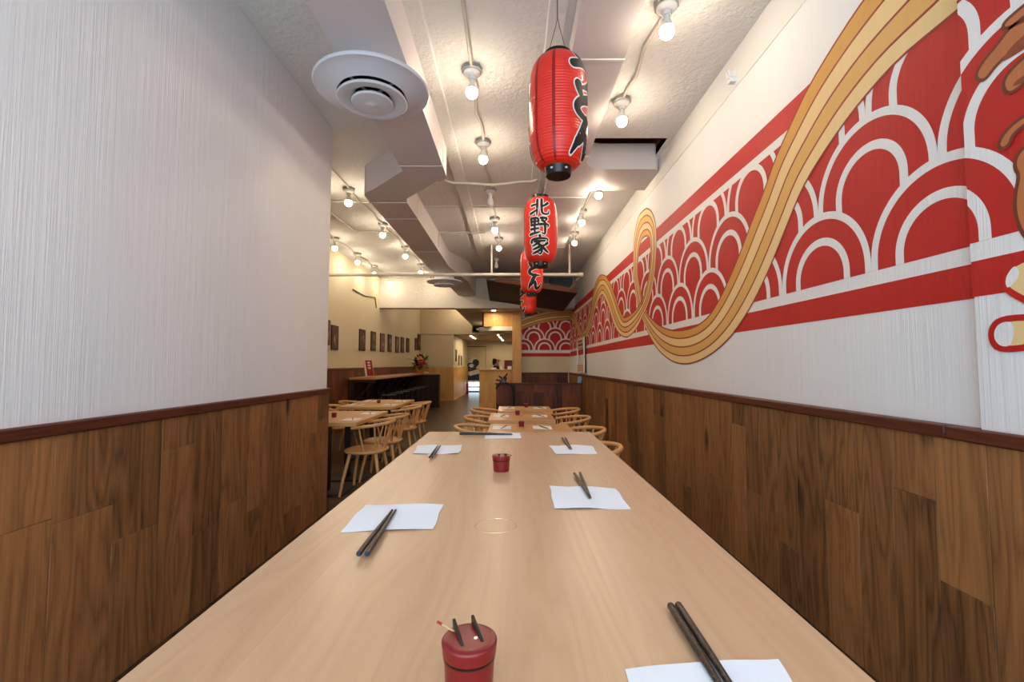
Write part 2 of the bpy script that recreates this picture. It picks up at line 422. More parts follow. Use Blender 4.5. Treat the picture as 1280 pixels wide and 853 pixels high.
    mb = MB(); mb.box((XF - .1, YB, zb), (XR + .1, YB + 0.25, CZ + .02), M['bulkhead']); mb.box((XF - .1, YB - 0.006, zb - 0.012), (xs, YB + 0.03, zb + 0.012), M['brown_box'])
    structure(mb, 'beam')
    mb = MB(); mb.box((xs, YB + 0.25, zb), (XR + .1, 18.2, CZ + .02), M['soffit']); structure(mb, 'soffit')
    # end wall with mural (right of the pine post) and its wainscot
    xe = on_y(652, 440, YE).x
    mb = MB(); mb.box((xe, YE, 0), (XR + 0.1, YE + 0.15, zb + .02), M['plaster_far']); we = structure(mb, 'wall_end')
    mb = MB()
    boards_along(mb, lambda a, b, c0, c1, t: mb.box((a, YE - 0.016, c0), (b, YE + .01, c1), M['wainscot_far'], t, 0.0015), xe, XR - 0.03, 0.0, RAILZ - 0.03, 0.16, M['wainscot_far'])
    structure(mb, 'wainscot', we)
    mb = MB(); mb.box((xe, YE - 0.03, RAILZ - 0.045), (XR - 0.03, YE + .01, RAILZ), M['rail_x'], 0.4, 0.004); structure(mb, 'chair_rail', we)
    # rear block on the left: face at YF, side towards the passage
    pc = on_z(566.7, 501.5, 0.0); YFc = pc.y; XS = pc.x
    zc = on_y(555, 418, YFc).z
    ztop = on_y(555, 459.3, YFc).z
    mb = MB(); mb.box((XF, YFc, 0), (XS, YBACK, zc + 0.3), M['beige']); wb = structure(mb, 'wall_passage')
    mb = MB()
    boards_along(mb, lambda a, b, c0, c1, t: mb.box((a, YFc - 0.016, c0), (b, YFc + .01, c1), M['pine'], t, 0.0015), XF, XS, 0.0, ztop, 0.14, M['pine'])
    boards_along(mb, lambda a, b, c0, c1, t: mb.box((XS - .01, a, c0), (XS + 0.016, b, c1), M['pine'], t, 0.0015), YFc - 0.016, YBACK, 0.0, ztop, 0.14, M['pine'])
    mb.box((XF, YFc - 0.03, 0), (XS + 0.03, YFc, 0.09), M['pine'], 0.6, 0.004); mb.box((XS, YFc - 0.03, 0), (XS + 0.03, YBACK, 0.09), M['pine'], 0.6, 0.004)
    structure(mb, 'wainscot', wb)
    # lowered ceiling of the rear, its fascia, and the back wall with a doorway
    mb = MB(); mb.box((XF - .1, YFc - 0.02, zc), (XR + .1, YBACK + .1, zc + 0.06), M['soffit']); mb.box((XF - .1, YFc - 0.03, zc), (xs, YFc + 0.02, CZ), M['beige'])
    structure(mb, 'ceiling_rear')
    dx0 = on_y(581, 470, YBACK).x; dx1 = on_y(606, 470, YBACK).x; dz = on_y(590, 434.5, YBACK).z
    mb = MB(); b = M['beige']
    mb.box((XF - .1, YBACK, 0), (dx0, YBACK + 0.15, CZ), b); mb.box((dx1, YBACK, 0), (XR + .2, YBACK + 0.15, CZ), b); mb.box((dx0, YBACK, dz), (dx1, YBACK + 0.15, CZ), b)
    structure(mb, 'wall_back')
    mb = MB(); fr = M['bar_dark']
    mb.box((dx0 - .05, YBACK - .02, 0), (dx0, YBACK + .17, dz), fr, .4, .004); mb.box((dx1, YBACK - .02, 0), (dx1 + .05, YBACK + .17, dz), fr, .4, .004); mb.box((dx0 - .05, YBACK - .02, dz), (dx1 + .05, YBACK + .17, dz + .05), fr, .4, .004)
    d = structure(mb, 'door_1')
    mb = MB(); mb.box((dx0, YBACK + .05, 0.0), (dx1, YBACK + .1, 0.06), M['grey_cloth'], bev=.004); mb.box((dx0, YBACK + .06, 0.22), (dx1, YBACK + .09, 0.28), M['grey_cloth'], bev=.004)
    structure(mb, 'door_rail', d)
    # pavement outside the rear door and the street front
    mb = MB(); mb.box((-6, YBACK + 3, -0.1), (4, YBACK + 12, -0.02), M['plaster_smooth']); structure(mb, 'ground')
    # shop front behind the camera: posts and rails around open daylight
    mb = MB(); fr = M['black_metal']
    for x in (-1.74, 1.46): mb.box((x - .05, Y0 - .06, 0), (x + .05, Y0 + .02, CZ), fr, bev=.005)
    for z in (0.05, CZ - 0.05): mb.box((-1.8, Y0 - .06, z - .05), (1.55, Y0 + .02, z + .05), fr, bev=.005)
    structure(mb, 'window_1')
    # half wall with ledge
    yh = 10.1; zt = on_y(680, 479, yh).z; xh = on_y(620, 490, yh).x
    mb = MB()
    boards_along(mb, lambda a, b, c0, c1, t: mb.box((a, yh, c0), (b, yh + 0.1, c1), M['wainscot_far'], t, 0.0015), xh, XP - 0.03, 0.0, zt - 0.025, 0.2, M['wainscot_far'])
    o = structure(mb, 'wall_partition')
    mb = MB(); mb.box((xh - .02, yh - 0.03, zt - 0.03), (XP - 0.03, yh + 0.14, zt), M['rail_x'], 0.5, 0.004); structure(mb, 'ledge', o)
    # thin white corner pipe
    mb = MB(); p = on_y(711, 470, YE - 0.05); mb.tube([(p.x, YE - .04, 0.0), (p.x, YE - .04, RAILZ)], 0.02, M['conduit']); structure(mb, 'trim_3')
    return dict(zb=zb, xs=xs, xe=xe, XS=XS, YFc=YFc, zc=zc, dx0=dx0, dx1=dx1, dz=dz, yh=yh, zt=zt, ztop=ztop)
S = build_setting()

# ---------------------------------------------------------------- mural
def clip(poly, axis, val, keep_ge):
    out = []
    for i in range(len(poly)):
        a = poly[i]; b = poly[(i + 1) % len(poly)]
        ia = (a[axis] >= val) if keep_ge else (a[axis] <= val); ib = (b[axis] >= val) if keep_ge else (b[axis] <= val)
        if ia: out.append(a)
        if ia != ib:
            t = (val - a[axis]) / (b[axis] - a[axis]); out.append((a[0] + (b[0]-a[0]) * t, a[1] + (b[1]-a[1]) * t))
    return out
LAY = 0.00018
class Mural:
    def __init__(self, mode): self.mb = MB(); self.mode = mode
    def put(self, poly, layer, m, lim=None):
        if lim:
            for ax, v, ge in lim:
                poly = clip(poly, ax, v, ge)
                if len(poly) < 3: return
        if self.mode == 'end':
            self.mb.face([(a, YE - 0.002 - layer * LAY * 2, z) for a, z in poly], m); return
        for ge, X in ((True, XR), (False, XP)):
            q = clip(poly, 0, YP, ge)
            if len(q) >= 3:
                self.mb.face([(X - 0.0015 - layer * LAY, a, z) for a, z in q], m)
    def scallop(self, c, z, R, r, w1, w2, layer, lim, n=40):
        cen = (c, z)
        P = lambda rad, k: (c + rad * math.cos(PI * k / n), z + rad * math.sin(PI * k / n))
        lo = -0.06
        for k in range(n):
            self.put([cen, P(R, k), P(R, k+1)], layer, M['red_paint'], lim)
            self.put([P(R - w1, k), P(R, k), P(R, k+1), P(R - w1, k+1)], layer + 1, M['white_paint'], lim)
            self.put([P(r - w2, k), P(r, k), P(r, k+1), P(r - w2, k+1)], layer + 1, M['white_paint'], lim)
        for s in (-1, 1):   # straight feet below the half circle
            for a, b in ((R - w1, R), (r - w2, r)):
                self.put([(c + s*a, z + lo), (c + s*b, z + lo), (c + s*b, z), (c + s*a, z)], layer + 1, M['white_paint'], lim)
        self.put([(c - R, z + lo), (c + R, z + lo), (c + R, z), (c - R, z)], layer, M['red_paint'], lim)
    def ribbon(self, left, right, cols, layer, fr=None, lw=0.010):
        """left/right edges as 2D polylines with the same count; strips between"""
        n = len(cols); fr = fr or [i / n for i in range(n + 1)]
        lerp = lambda a, b, t: (a[0] + (b[0]-a[0])*t, a[1] + (b[1]-a[1])*t)
        for k in range(len(left) - 1):
            for i in range(n):
                q = [lerp(left[k], right[k], fr[i]), lerp(left[k], right[k], fr[i+1]), lerp(left[k+1], right[k+1], fr[i+1]), lerp(left[k+1], right[k+1], fr[i])]
                self.put(q, layer, M[cols[i]])
        for i in range(n + 1):
            self.line([lerp(l, r, fr[i]) for l, r in zip(left, right)], lw, layer + 1, M['mural_line'])
    def line(self, pts, w, layer, m, closed=False):
        P = [Vector(p) for p in pts]; nrm = []
        N_ = len(P)
        for k in range(N_):
            a = P[(k-1) % N_] if closed else P[max(k-1, 0)]; b = P[(k+1) % N_] if closed else P[min(k+1, N_-1)]
            t = (b - a); t = t.normalized() if t.length > 1e-9 else Vector((1, 0)); nrm.append(Vector((-t.y, t.x)) * w / 2)
        for k in range(N_ if closed else N_ - 1):
            j = (k + 1) % N_
            self.put([tuple(P[k] + nrm[k]), tuple(P[j] + nrm[j]), tuple(P[j] - nrm[j]), tuple(P[k] - nrm[k])], layer, m)
    def blob(self, pts, layer, fill, edge, w):
        v = [Vector((p[0], p[1], 0)) for p in pts]
        for tri in tessellate_polygon([v]): self.put([(v[i].x, v[i].y) for i in tri], layer, fill)
        if edge: self.line(pts, w, layer + 1, edge, True)
def smooth_poly(pts, it=2, closed=False):
    for _ in range(it):
        q = [] if closed else [pts[0]]
        n = len(pts)
        for k in range(n if closed else n - 1):
            a = pts[k]; b = pts[(k+1) % n]
            q += [tuple(a[i]*.75 + b[i]*.25 for i in range(2)), tuple(a[i]*.25 + b[i]*.75 for i in range(2))]
        if not closed: q.append(pts[-1])
        pts = q
    return pts
def resample(pts, n):
    d = [0]
    for a, b in zip(pts, pts[1:]): d.append(d[-1] + math.dist(a, b))
    out = []; k = 0
    for i in range(n):
        s = d[-1] * i / (n - 1)
        while k < len(d) - 2 and d[k+1] < s: k += 1
        t = (s - d[k]) / max(d[k+1] - d[k], 1e-9); out.append(tuple(pts[k][j] + (pts[k+1][j]-pts[k][j]) * t for j in range(2)))
    return out
def wallpt(p, X=XR):
    v = on_x(p[0], p[1], X); return (v.y, v.z)
def build_mural():
    mu = Mural('right')
    e = EYE.z
    zt0, zt1, zt2 = on_x(800, 305.7, XR).z, 0, 0
    # heights read where the painted lines cross the wall
    ztop = on_x(911.7, 200, XR).z; zw1 = on_x(941, 200, XR).z; zw0 = on_x(954, 200, XR).z
    zb3 = on_x(1150, 324.5, XR).z; zb2 = on_x(1150, 344.5, XR).z; zb1 = on_x(1150, 383, XR).z
    print('mural z', ztop, zw1, zw0, zb3, zb2, zb1)
    Ya, Yb = 0.4, YE - 0.004
    rect = lambda a, b, l, m: mu.put([(Ya, a), (Yb, a), (Yb, b), (Ya, b)], l, m)
    rect(zb1, zb2, 1, M['red_paint']); rect(zb2, zb3, 1, M['white_paint']); rect(zb3, zw0, 0, M['red_paint'])
    rect(zw0, zw1, 1, M['white_paint']); rect(zw1, ztop, 1, M['red_paint'])
    lim = [(1, zb3, True), (1, zw0, False)]
    R, r = 0.33, 0.203; c0 = 1.655; z0 = zb3 + 0.035
    for row in (3, 2, 1, 0):
        k = -3
        while True:
            c = c0 + (2*k + (row % 2)) * R; k += 1
            if c > Yb + R: break
            if c < Ya - R: continue
            mu.scallop(c, z0 + row * 0.338, R, r, 0.036, 0.040, 2 + (3 - row) * 2, lim + [(0, Yb, False)])
    LN = 12
    # the big strand that sweeps down from the ceiling side to the bottom of the wave
    left = [(1115,-45),(1080,0),(1045,53),(1014,104),(1000,132),(986,163),(969,200),(956,239),(941,275.5),(926.5,315),(910,354),(897,380.5),(884,400),(864,412),(841,414.5),(823,407),(806,389),(801,372)]
    right = [(1255,-40),(1209.6,4),(1166,39),(1128,70),(1093,107),(1056,153),(1022.5,202.6),(1003,236),(985.5,279),(972,313),(959,344),(943,377),(926,405),(910,426),(890,443),(871,453),(854,456),(838,451),(823,438),(812,420),(803,399),(797,380)]
    L = resample(smooth_poly([wallpt(p) for p in left]), 70); Rr = resample(smooth_poly([wallpt(p) for p in right]), 70)
    # carry the strand on towards the ceiling beyond the frame
    dv = (Vector(L[0]) + Vector(Rr[0]) - Vector(L[3]) - Vector(Rr[3])).normalized()
    ext = [0.5, 0.25]
    L = [tuple(Vector(L[0]) + dv * e) for e in ext] + L; Rr = [tuple(Vector(Rr[0]) + dv * e) for e in ext] + Rr
    FR = [0, 0.24, 0.5, 0.76, 1.0]; CC = ['noodle_dark', 'noodle_light', 'noodle_mid', 'noodle_light']
    mu.ribbon(L, Rr, CC, LN, FR, 0.012)
    # the loop, the trough and the hump running on to the corner
    outer = [(797,380),(793,351),(792,325),(793.5,295),(798,273),(804,264),(810,261),(816,267),(820,282),(821,308),(818,348),(811.6,377),(803,397),(795,412),(784,421.5),(774,416.6),(767,403.5),(762,387),(757,374),(753,368.5),(749,374),(744,387),(741,400),(737,414),(731,423),(725,422),(721.6,412.7),(718,403.5),(713.2,399.5)]
    inner = [(804,381),(801,361),(798,344),(798,325),(799.5,310),(803,299),(808,295),(811,296),(813,302),(813.5,325),(810,351),(805,370.7),(798,384),(788.6,393.6),(782,397),(779,396),(774,384),(767,364),(762,352.6),(756,344.5),(749,346),(742.7,361),(739,384),(734.5,403.5),(731.5,411),(727,414),(723,403.5),(718,391),(713.2,388.5)]
    O = resample(smooth_poly([wallpt(p) for p in outer]), 130); I = resample(smooth_poly([wallpt(p) for p in inner]), 130)
    # pair the two edges by their control points rather than by length
    def paired(a, b, per=5):
        A = []; B = []
        aw = [wallpt(p) for p in a]; bw = [wallpt(p) for p in b]
        def cr(P, i, t):
            p0, p1, p2, p3 = P[max(i-1,0)], P[i], P[i+1], P[min(i+2, len(P)-1)]
            return tuple(0.5*((2*p1[j]) + (-p0[j]+p2[j])*t + (2*p0[j]-5*p1[j]+4*p2[j]-p3[j])*t*t + (-p0[j]+3*p1[j]-3*p2[j]+p3[j])*t**3) for j in range(2))
        for i in range(len(a) - 1):
            for s in range(per): A.append(cr(aw, i, s/per)); B.append(cr(bw, i, s/per))
        A.append(aw[-1]); B.append(bw[-1]); return A, B
    A, B = paired(outer, inner)
    mu.ribbon(A, B, ['noodle_light', 'noodle_mid', 'noodle_light', 'noodle_dark'], LN + 2, FR, 0.016)
    # meat pieces and finger shapes at the near end
    pil = lambda pts: [wallpt(p, XP) for p in pts]
    bl = [[(1300,-8),(1262,22.5),(1254.6,32),(1257.5,38),(1300,16)],
          [(1300,8),(1264,34),(1248,56),(1231,76),(1221,93),(1224,101),(1233.5,100),(1245,84),(1259,70),(1300,34)],
          [(1300,56),(1264.5,87),(1254.6,104),(1259,117),(1270,115),(1300,88)],
          [(1300,136),(1280,146),(1264.5,157.6),(1253,171.6),(1249,183),(1254.6,187),(1264.5,180),(1267,169),(1280,158),(1300,146)],
          [(1300,176),(1282,183),(1271,197),(1270,211),(1276,219),(1270,245),(1271,272),(1282,297),(1300,310)]]
    for p in bl: mu.blob(smooth_poly(pil(p), 2, True), LN + 4, M['beef'], M['beef_line'], 0.011)
    for p in [[(1300,30),(1268,55),(1252,78),(1262,74),(1300,50)], [(1300,84),(1275,98),(1266,108),(1276,106),(1300,94)]]:
        mu.blob(smooth_poly(pil(p), 2, True), LN + 6, M['beef_dark'], None, 0)
    for p in [[(1300,318),(1272.5,327),(1259,341),(1256,354),(1261,364),(1300,384)], [(1300,396),(1253,398.6),(1241,410),(1241,426.5),(1251,438),(1300,433)]]:
        q = smooth_poly(pil(p), 2, True); mu.blob(q, LN + 4, M['noodle_light'], M['red_paint'], 0.02)
    for p in [[(1272,330),(1261,342),(1258,354),(1262,362),(1278,345)], [(1268,402),(1253,403),(1244.5,412),(1244.5,425),(1253,433.5),(1265,433),(1270,418)]]:
        mu.blob(smooth_poly(pil(p), 2, True), LN + 6, M['white_paint'], None, 0)
    o = mu.mb.build('wave_mural', recalc=False)
    tag(o, 'long red and white wave mural with looping golden noodles painted on the right wall', 'mural')
    # end wall
    mu = Mural('end'); xe = S['xe'] + 0.002; x1 = XR - 0.006
    zy = lambda py: on_y(680, py, YE).z
    rect = lambda a, b, l, m: mu.put([(xe, a), (x1, a), (x1, b), (xe, b)], l, m)
    z3, z2, z1 = zy(437.8), zy(441.6), zy(446); ztp = zy(389)
    rect(z1, z2, 1, M['red_paint']); rect(z2, z3, 1, M['white_paint']); rect(z3, ztp, 0, M['red_paint'])
    R = 13.35 / F * YE; cx = on_y(654, 437, YE).x
    for row in (3, 2, 1, 0):
        for k in range(-1, 5):
            c = cx + (2*k + (row % 2)) * R
            mu.scallop(c, z3 + 0.03 + row * 0.30, R, R * 0.63, 0.036, 0.04, 2 + (3-row)*2, [(1, z3, True), (1, ztp, False), (0, xe, True), (0, x1, False)])
    up = [(650,399),(660,396),(672,392.5),(686.6,389.3),(700,388.5),(713.5,388.5)]; dn = [(650,413),(660,409.5),(672,405.5),(686.6,402.5),(700,401),(713.5,400)]
    ey = lambda p: (min(max(on_y(p[0], p[1], YE).x, xe), x1), on_y(p[0], p[1], YE).z)
    mu.ribbon([ey(p) for p in up], [ey(p) for p in dn], ['noodle_light', 'noodle_dark', 'noodle_light', 'noodle_dark'], LN, None, 0.014)
    top = [ey(p) for p in up]
    o = mu.mb.build('wave_mural', recalc=False)
    tag(o, 'short red and white wave mural on the end wall above dark panelling', 'mural')
build_mural()

# ---------------------------------------------------------------- communal table
TZ = 1.0
def build_communal():
    nl = on_z(539, 540, TZ); nr = on_z(735, 540, TZ)
    x0, x1, y1 = on_z(300, 723, TZ).x, on_z(900, 678, TZ).x, (nl.y + nr.y) / 2
    x0 = (x0 + nl.x) / 2; x1 = (x1 + nr.x) / 2
    print('communal', x0, x1, y1)
    y0 = 0.02
    t = thing('communal_table', 'long pale maple communal table filling the foreground', 'table', ((x0 + x1) / 2, (y0 + y1) / 2, 0))
    w = (x1 - x0) / 2; l = (y1 - y0) / 2
    mb = MB(); n = 6; ws = [0.85, 1.15, 1.0, 1.2, 0.8, 1.0]; s = sum(ws); a = -w
    for k in range(n):
        b = a + 2 * w * ws[k] / s
        mb.box((a, -l, TZ - 0.04), (b, l, TZ), M['maple'], random.random()); a = b
    mb.build('tabletop', t)
    mb = MB()
    mb.box((-w + .1, -l + .12, TZ - .10), (w - .1, l - .12, TZ - .04), M['black_metal'], bev=.004); mb.build('apron', t)
    for sx in (-1, 1):
        for sy in (-1, 1):
            mb = MB(); x = sx * (w - .12); y = sy * (l - .16); mb.box((x - .03, y - .03, 0.0), (x + .03, y + .03, TZ - .1), M['black_metal'], bev=.004); mb.build('leg', t)
    # round wet ring left on the top
    c = on_z(619.5, 657.5, TZ) - t.location
    mb = MB(); prof = [(0.040, TZ + .0002), (0.0405, TZ + .0010), (0.0430, TZ + .0010), (0.0435, TZ + .0002), (0.040, TZ + .0002)]
    mb.rings([[Vector((c.x + r*math.cos(2*PI*j/48), c.y + r*math.sin(2*PI*j/48), z)) for j in range(48)] for r, z in prof], M['ring'], cap0=False, cap1=False)
    o = mb.build('ring_mark', t); o['label'] = 'faint shiny round ring mark on the wood'
    return t
TABLE = build_communal()

def napkin(corners, z, label, group, seed, amp=0.0016, n=14):
    rnd = random.Random(seed); ph = [rnd.uniform(0, 6.28) for _ in range(6)]
    mb = MB(); P = [Vector((c.x, c.y, 0)) for c in corners]; cen = sum(P, Vector()) / 4
    top = []
    for i in range(n + 1):
        row = []
        for j in range(n + 1):
            u, v = i / n, j / n
            p = P[0].lerp(P[1], u).lerp(P[3].lerp(P[2], u), v)
            edge = max(abs(u - .5), abs(v - .5)) * 2
            h = amp * (1.2 + math.sin(5*u + ph[0]) * math.sin(4*v + ph[1]) + 0.8 * edge**3 * math.sin(7*(u+v) + ph[2]))
            sx = 0.0012 * math.sin(9*v + ph[3]) * (abs(u-.5) > .45); sy = 0.0012 * math.sin(11*u + ph[4]) * (abs(v-.5) > .45)
            row.append(Vector((p.x - cen.x + sx, p.y - cen.y + sy, max(h, 0.0004) + 0.0008)))
        top.append(row)
    bot = [[Vector((p.x, p.y, p.z - 0.0007)) for p in r] for r in top]
    bmv = {}
    def V(s, i, j):
        k = (s, i, j)
        if k not in bmv: bmv[k] = mb.bm.verts.new((top if s else bot)[i][j])
        return bmv[k]
    mi = mb.mi(M['napkin'])
    def F_(vs):
        f = mb.bm.faces.new(vs); f.material_index = mi; f.smooth = True; f[mb.tl] = .5
    for i in range(n):
        for j in range(n):
            F_([V(1,i,j), V(1,i,j+1), V(1,i+1,j+1), V(1,i+1,j)]); F_([V(0,i,j), V(0,i+1,j), V(0,i+1,j+1), V(0,i,j+1)])
    for k in range(n):
        F_([V(1,k,0), V(1,k+1,0), V(0,k+1,0), V(0,k,0)]); F_([V(1,k,n), V(0,k,n), V(0,k+1,n), V(1,k+1,n)])
        F_([V(1,0,k), V(0,0,k), V(0,0,k+1), V(1,0,k+1)]); F_([V(1,n,k), V(1,n,k+1), V(0,n,k+1), V(0,n,k)])
    o = mb.build('paper_napkin', angle=60); o.location = (cen.x, cen.y, z)
    return tag(o, label, 'napkin', group)
def chopstick(a, b, z, label, group, dark=False, length=None, z_thin=None, r=0.0043, tip=False):
    a = Vector((a.x, a.y, z + r)); b = Vector((b.x, b.y, (z_thin if z_thin is not None else z) + r * 0.55))
    d = b - a
    if length: b = a + d.normalized() * length; d = b - a
    L = d.length
    mb = MB(); m = M['chop_dark'] if dark else M['chopstick']
    ts = [0, 0.004, 0.012, 0.35, 0.75, 0.985, 1.0]; rs = [0.55, 0.9, 1.0, 0.95, 0.66, 0.5, 0.3]
    mb.tube([(0, 0, L * t) for t in ts], [r * k for k in rs], m, 10)
    if tip: mb.tube([(0, 0, -0.0004), (0, 0, 0.003), (0, 0, 0.007)], [r * .7, r * 1.0, r * 1.03], M['chop_blue'], 10)
    o = mb.build('chopstick'); o.location = a; o.rotation_mode = 'QUATERNION'; o.rotation_quaternion = d.to_track_quat('Z', 'Y')
    return tag(o, label, 'chopstick', group)
G_N, G_C = 'napkins on the communal table', 'chopsticks on the communal table'
pz = lambda p: on_z(p[0], p[1], TZ)
NAPS = [([(457,632),(554,632),(541.7,662.3),(426.5,666)], 'white paper napkin under blue-ended chopsticks on near left side of communal table'),
        ([(522.4,557.8),(578,557),(573.8,568),(516.5,568)], 'white paper napkin on far left side of communal table'),
        ([(607,541.7),(650,541.7),(651.6,549),(605.6,549)], 'white paper napkin at the head of communal table under sideways chopsticks'),
        ([(686.6,557.8),(740,557.8),(746.6,568),(694.6,568.8)], 'white paper napkin on far right side of communal table'),
        ([(687,608),(769,612),(788,637),(692.6,637)], 'white paper napkin at the middle right place of communal table'),
        ([(780,838.5),(971,825),(1040,925),(815,960)], 'white paper napkin cut by the bottom edge on near right of communal table')]
for k, (c, lab) in enumerate(NAPS): napkin([pz(p) for p in c], TZ, lab, G_N, 10 + k)
napz = TZ + 0.0045
CH = [((448,700.3),(490.7,641.5),True,False,'blue-ended speckled chopstick, outer one of the near left pair on communal table'),
      ((458,700.3),(495,641.5),True,False,'blue-ended speckled chopstick, inner one of the near left pair on communal table'),
      ((536.8,575),(547.5,559),False,False,'dark chopstick, outer one on the far left napkin of communal table'),
      ((540.3,575),(550.6,559),False,False,'dark chopstick, inner one on the far left napkin of communal table'),
      ((574.4,543.6),(640,544.0),False,True,'black chopstick lying sideways at the table head, farther of the two'),
      ((574.4,545.3),(641,545.5),False,True,'black chopstick lying sideways at the table head, nearer of the two'),
      ((702.8,550.2),(712.5,564),False,False,'speckled chopstick, left one on the far right napkin of communal table'),
      ((706.8,550.2),(714.5,564),False,False,'speckled chopstick, right one on the far right napkin of communal table'),
      ((717.8,595.5),(737,626.5),False,False,'speckled chopstick, left one on the middle right napkin of communal table'),
      ((725,595),(738.6,626.5),False,False,'speckled chopstick, right one on the middle right napkin of communal table'),
      ((838,765),(892,853),False,False,'large speckled chopstick in the near foreground, left one of the pair'),
      ((847.5,764),(905,853),False,False,'large speckled chopstick in the near foreground, right one of the pair')]
for k, (a, b, tip, dark, lab) in enumerate(CH):
    near = k >= 10
    chopstick(pz(a), pz(b), napz if not near else napz - .001, lab, G_C, dark, 0.235 if near else None, napz, 0.0040 if 2 <= k <= 9 else 0.0050, tip)

# ---------------------------------------------------------------- condiment pots
def make_pot(loc, rz, label, group, pick=True):
    t = thing('condiment_pot', label, 'pot', loc, rz, group); t.scale = (1.06, 1.06, 1.0)
    mb = MB(); mb.lathe([(.019, 0), (.0225, .0006), (.0229, .003), (.0241, .026), (.0247, .0335)], M['pot_red'], 32); mb.build('body', t)
    mb = MB(); mb.lathe([(.0246, .0318), (.0254, .0322), (.0256, .0340), (.0248, .0346)], M['pot_black'], 32); mb.build('band', t)
    mb = MB(); mb.lathe([(.0246, .0345), (.0258, .0350), (.0268, .045), (.0270, .0470), (.0264, .0484), (.0250, .0492), (.020, .0497), (.006, .0499)], M['pot_red'], 32); mb.build('lid', t)
    for s in (-1, 1):
        mb = MB(); mb.hexa([(s*.0098-.0016,-.012,.0468),(s*.0098+.0016,-.012,.0468),(s*.0098+.0016,.0225,.0468),(s*.0098-.0016,.0225,.0468),(s*.0098-.0016,-.012,.0500),(s*.0098+.0016,-.012,.0500),(s*.0098+.0016,.0245,.0575),(s*.0098-.0016,.0245,.0575)], M['pot_black'], bev=.0006); mb.build('lid_bar', t)
    if pick:
        mb = MB(); mb.tube([(-.0105,.0135,.0490),(-.0215,.0275,.0520)], .0009, M['pick_wood'], 8); mb.tube([(-.0212,.0271,.0519),(-.0250,.0318,.0529)], .00135, M['pick_red'], 8); o = mb.build('spoon', t); o['label'] = 'thin bamboo spoon handle with red end'
    return t
pa = on_z(586.8, 799, TZ + .048); POT = make_pot((pa.x, pa.y, TZ), 0.36, 'large red lidded pot with black band in the near foreground of the communal table', 'red condiment pots')
pb = on_z(626.4, 590, TZ); dup(POT, (pb.x, pb.y + .012, TZ), PI + 0.2, 'red lidded pot in the middle of the communal table beyond the ring mark', 'red condiment pots')

# ---------------------------------------------------------------- small tables and chairs
def make_small_table(loc, w, d, label, group):
    t = thing('dining_table', label, 'table', loc, 0, group)
    mb = MB(); mb.box((-w/2, -d/2, .71), (w/2, d/2, .75), M['small_top'], random.random(), .003); mb.build('tabletop', t)
    mb = MB(); mb.box((-.03, -.03, .015), (.03, .03, .70), M['black_metal'], bev=.004); mb.build('column', t)
    mb = MB(); mb.box((-.24, -.20, .0), (.24, .20, .014), M['black_metal'], bev=.006); mb.build('base', t)
    mb = MB(); mb.box((-.2, -.2, .695), (.2, .2, .711), M['black_metal'], bev=.003); mb.build('top_plate', t)
    return t
def make_chair(loc, rz, label, group):
    """faces local -X; rail curves round +X"""
    t = thing('windsor_chair', label, 'chair', loc, rz, group); w = M['chair_wood']
    mb = MB(); rr = []
    def sq(r, z):
        pts = []
        for j in range(36):
            a = 2*PI*j/36; c, s = math.cos(a), math.sin(a); e = 0.82
            pts.append(Vector((r * math.copysign(abs(c)**e, c) * 0.98, r * math.copysign(abs(s)**e, s) * 1.03, z)))
        return pts
    for r, z in ((.19, .418), (.214, .424), (.222, .436), (.220, .447), (.208, .4515), (.15, .447), (.06, .441)): rr.append(sq(r, z))
    mb.rings(rr, w, .3); mb.build('seat', t)
    for sx in (-1, 1):
        for sy in (-1, 1):
            mb = MB(); mb.tube([(sx*.205, sy*.205, 0), (sx*.185, sy*.185, .14), (sx*.13, sy*.13, .425)], [.0125, .0165, .019], w, 12, .6); mb.build('leg', t)
    R = .262; a0 = math.radians(112)
    rail = []
    n = 30
    for k in range(n + 1):
        a = -a0 + 2*a0*k/n; z = .735 - .045 * (abs(a)/a0)**1.6
        rail.append(Vector((R * math.cos(a) * 1.0 + .02 - .02*0, R * math.sin(a) * 1.02, z)))
    mb = MB(); mb.tube(rail, [.0145 + .004 * math.cos(PI*(k/n-.5)) for k in range(n + 1)], w, 12, .7, 1.0); mb.build('back_rail', t)
    for deg in (-95, -62, -40, -14, 14, 40, 62, 95):
        a = math.radians(deg); b = math.radians(deg * 0.86 + (9 if deg in (-62, -14, 40) else (-9 if deg in (62, 14, -40) else 0)))
        z = .735 - .045 * (abs(a)/a0)**1.6
        p1 = Vector((R*math.cos(a) + .02, R*math.sin(a)*1.02, z)); p0 = Vector((.185*math.cos(b), .19*math.sin(b), .443))
        mb = MB(); mb.tube([p0, p0.lerp(p1, .5), p1], [.0085, .0095, .0075], w, 10, .5); mb.build('spindle', t)
    return t
G_T, G_CH = 'small dining tables', 'pale windsor chairs'
def tb(x0, x1, y0, y1): return ((x0+x1)/2, (y0+y1)/2, 0), x1-x0, y1-y0
SMALL = []
def small_table(x0, x1, y0, y1, label):
    loc, w, d = tb(x0, x1, y0, y1)
    if not SMALL: o = make_small_table(loc, w, d, label, G_T); SMALL.append((o, w, d))
    else:
        o = dup(SMALL[0][0], loc, 0, label, G_T)
        top = [k for k in kids(o) if k.name.startswith('tabletop')][0]; top.scale = (w / SMALL[0][1], d / SMALL[0][2], 1)
    return (x0, x1, y0, y1)
xl = lambda px, py: on_z(px, py, .75)
T1 = small_table(-.22, .53, 3.84, 4.50, 'small maple table of the middle row, just beyond the communal table')
T2 = small_table(-.26, .45, 4.80, 5.48, 'small maple table in the middle of the three behind the communal table')
T3 = small_table(-.19, .50, 5.70, 6.38, 'small maple table of the middle row nearest the dark partition')
T0 = small_table(-.22, .53, 2.95, 3.62, 'small maple table hidden close behind the communal table')
